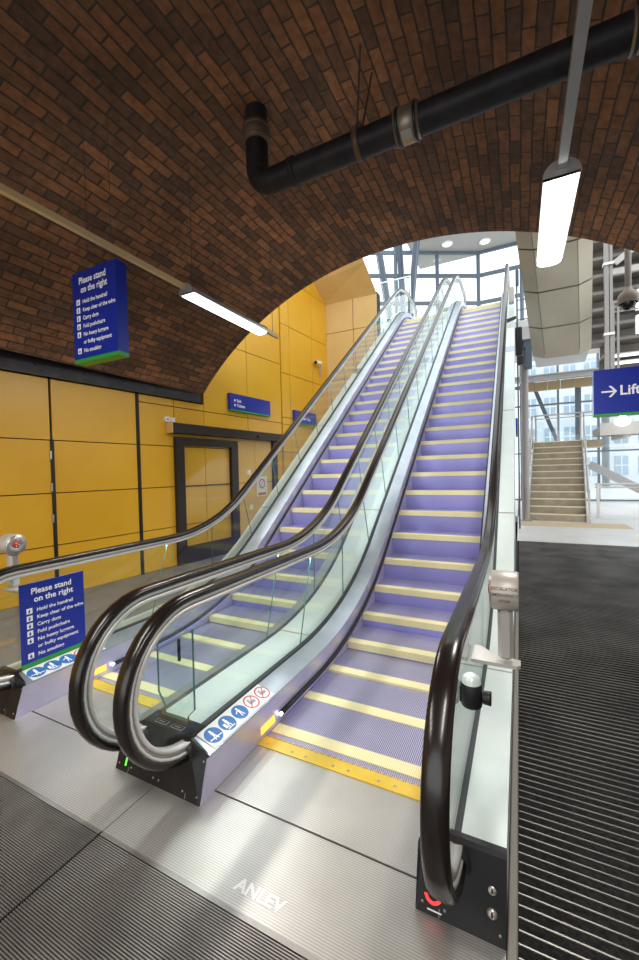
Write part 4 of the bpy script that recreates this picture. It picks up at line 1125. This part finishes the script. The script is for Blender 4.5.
mb = MB(); mb.box(.16, .57, 12.85, 13.08, 4.98, 5.19); mb.box(.2, .36, 12.85, 13.08, 4.4, 4.98); mb.box(.12, .60, 12.81, 13.085, 5.17, 5.21)
simple('steel_bracket', mb, M_mull, 'grey steel bracket block right of the dark mast', 'bracket')

# pale buildings outside
def building(x0, x1, y, z1, nx, nz, label):
    t = thing('building', ((x0+x1)/2, y, 0), label, 'building')
    mb = MB(); mb.box(x0, x1, y, y+6, 0, z1); mb.box(x0-.1, x1+.1, y-.15, y, z1-.4, z1); build('walls', mb, M_bldg, t)
    dx = (x1-x0)/nx; dz = (z1-.6)/nz; first = None
    for i in range(nx):
        for j in range(nz):
            if first is None:
                mb = MB(); mb.box(-dx*.28, dx*.28, -.06, .0, 0, dz*.6, 0); mb.box(-.04, .04, -.08, -.06, 0, dz*.6, 1); mb.box(-dx*.28, dx*.28, -.08, -.06, dz*.28, dz*.32, 1)
                w_ = build('window', mb, [M_bwin, M_bldg], t, False); first = w_
            else: w_ = copy_part(first, t)
            w_.location = (x0+dx*(i+.5)-(x0+x1)/2, 0, .5+dz*j+dz*.15)
building(.2, 5.2, 34, 9.5, 4, 4, 'pale building seen through the glazing behind the staircase')
building(6.0, 13.0, 36, 7.5, 5, 3, 'lower pale building seen through the glazing at the far right')
mb = MB(); mb.box(-60, 60, 21.2, 120, -.25, -.02)
struct('ground', mb, M_floor)

GROUPS = {'escalator': 'pair of escalators', 'entrance_mat': 'ribbed entrance mats', 'emergency_stop_post': 'emergency stop posts', 'hanging_sign': 'hanging blue signs', 'wall_sign': 'blue direction signs on the yellow wall', 'switch_plate': 'white plates on the door lining', 'pendant_luminaire': 'linear luminaires under the vault', 'steel_strut': 'steel struts beyond the escalator heads', 'downlight': 'hall downlights', 'linear_lamp': 'linear lamps of the overhead flight', 'window_glow': 'glowing window light panels', 'building': 'pale buildings outside'}
for o in list(bpy.data.objects):
    if o.parent is None and 'category' in o:
        b_ = o.name.split('.')[0]
        if b_ in GROUPS: o['group'] = GROUPS[b_]
# ------------------------------------------------------------------ light
w = bpy.data.worlds.new('world'); scene.world = w; w.use_nodes = True
bg = w.node_tree.nodes['Background']; bg.inputs[0].default_value = (.93, .97, 1, 1); bg.inputs[1].default_value = 2.1
def area(name, loc, sx, sy, power, color=(1, 1, 1), rot=(0, 0, 0)):
    l = bpy.data.lights.new(name, 'AREA'); l.shape = 'RECTANGLE'; l.size = sx; l.size_y = sy; l.energy = power; l.color = color
    o = bpy.data.objects.new(name, l); COL.objects.link(o); o.location = loc; o.rotation_euler = rot; return o
area('lamp_row_left', (-2.9, 3.6, 3.33), .15, 1.2, 45, (1, .95, .88))
area('lamp_row_right', (.255, 3.5, 3.33), .17, 1.1, 45, (1, .96, .9))
area('fill_behind_left', (-2.9, -.8, 3.3), .2, 2.4, 70, (1, .95, .88))  # added fill pair behind the camera, brightening the floor
area('fill_behind_right', (.255, -.8, 3.3), .2, 2.4, 70, (1, .96, .9))

# added fill strips under the handrail guides, brightening the decks
def rail_fill(x, y0, y1, zoff, power):
    def zz(y): return ZL+RLOOP-.075+max(0., (y-Y1)*math.tan(TH))
    p, q = V((x, y0, zz(y0)-zoff)), V((x, y1, zz(y1)-zoff)); d = (q-p).normalized(); n_ = V((1, 0, 0)).cross(d)
    o = area('deck_fill_strip', (p+q)/2, .012, (q-p).length, power, (.92, .97, 1))
    X_ = V((1, 0, 0)); Zc = n_ if n_.z > 0 else -n_; Yc = Zc.cross(X_)
    o.matrix_world = Matrix.Translation((p+q)/2) @ Matrix((X_, Yc, Zc)).transposed().to_4x4()
for x in (-1.544, -1.856, -3.18, -.225):
    rail_fill(x, 1.6, 2.9, .0, 4.0 if x < -1 else 1.5); rail_fill(x, 4.3, 11.4, .02, 15 if x < -1 else 6)
scene.view_settings.view_transform = 'Standard'
scene.view_settings.look = 'None'
scene.view_settings.exposure = 0.0
try:
    scene.cycles.use_denoising = True
    scene.cycles.max_bounces = 8; scene.cycles.transparent_max_bounces = 40; scene.cycles.glossy_bounces = 4
    scene.cycles.caustics_reflective = False; scene.cycles.caustics_refractive = False
    scene.cycles.sample_clamp_indirect = 6
except Exception: pass
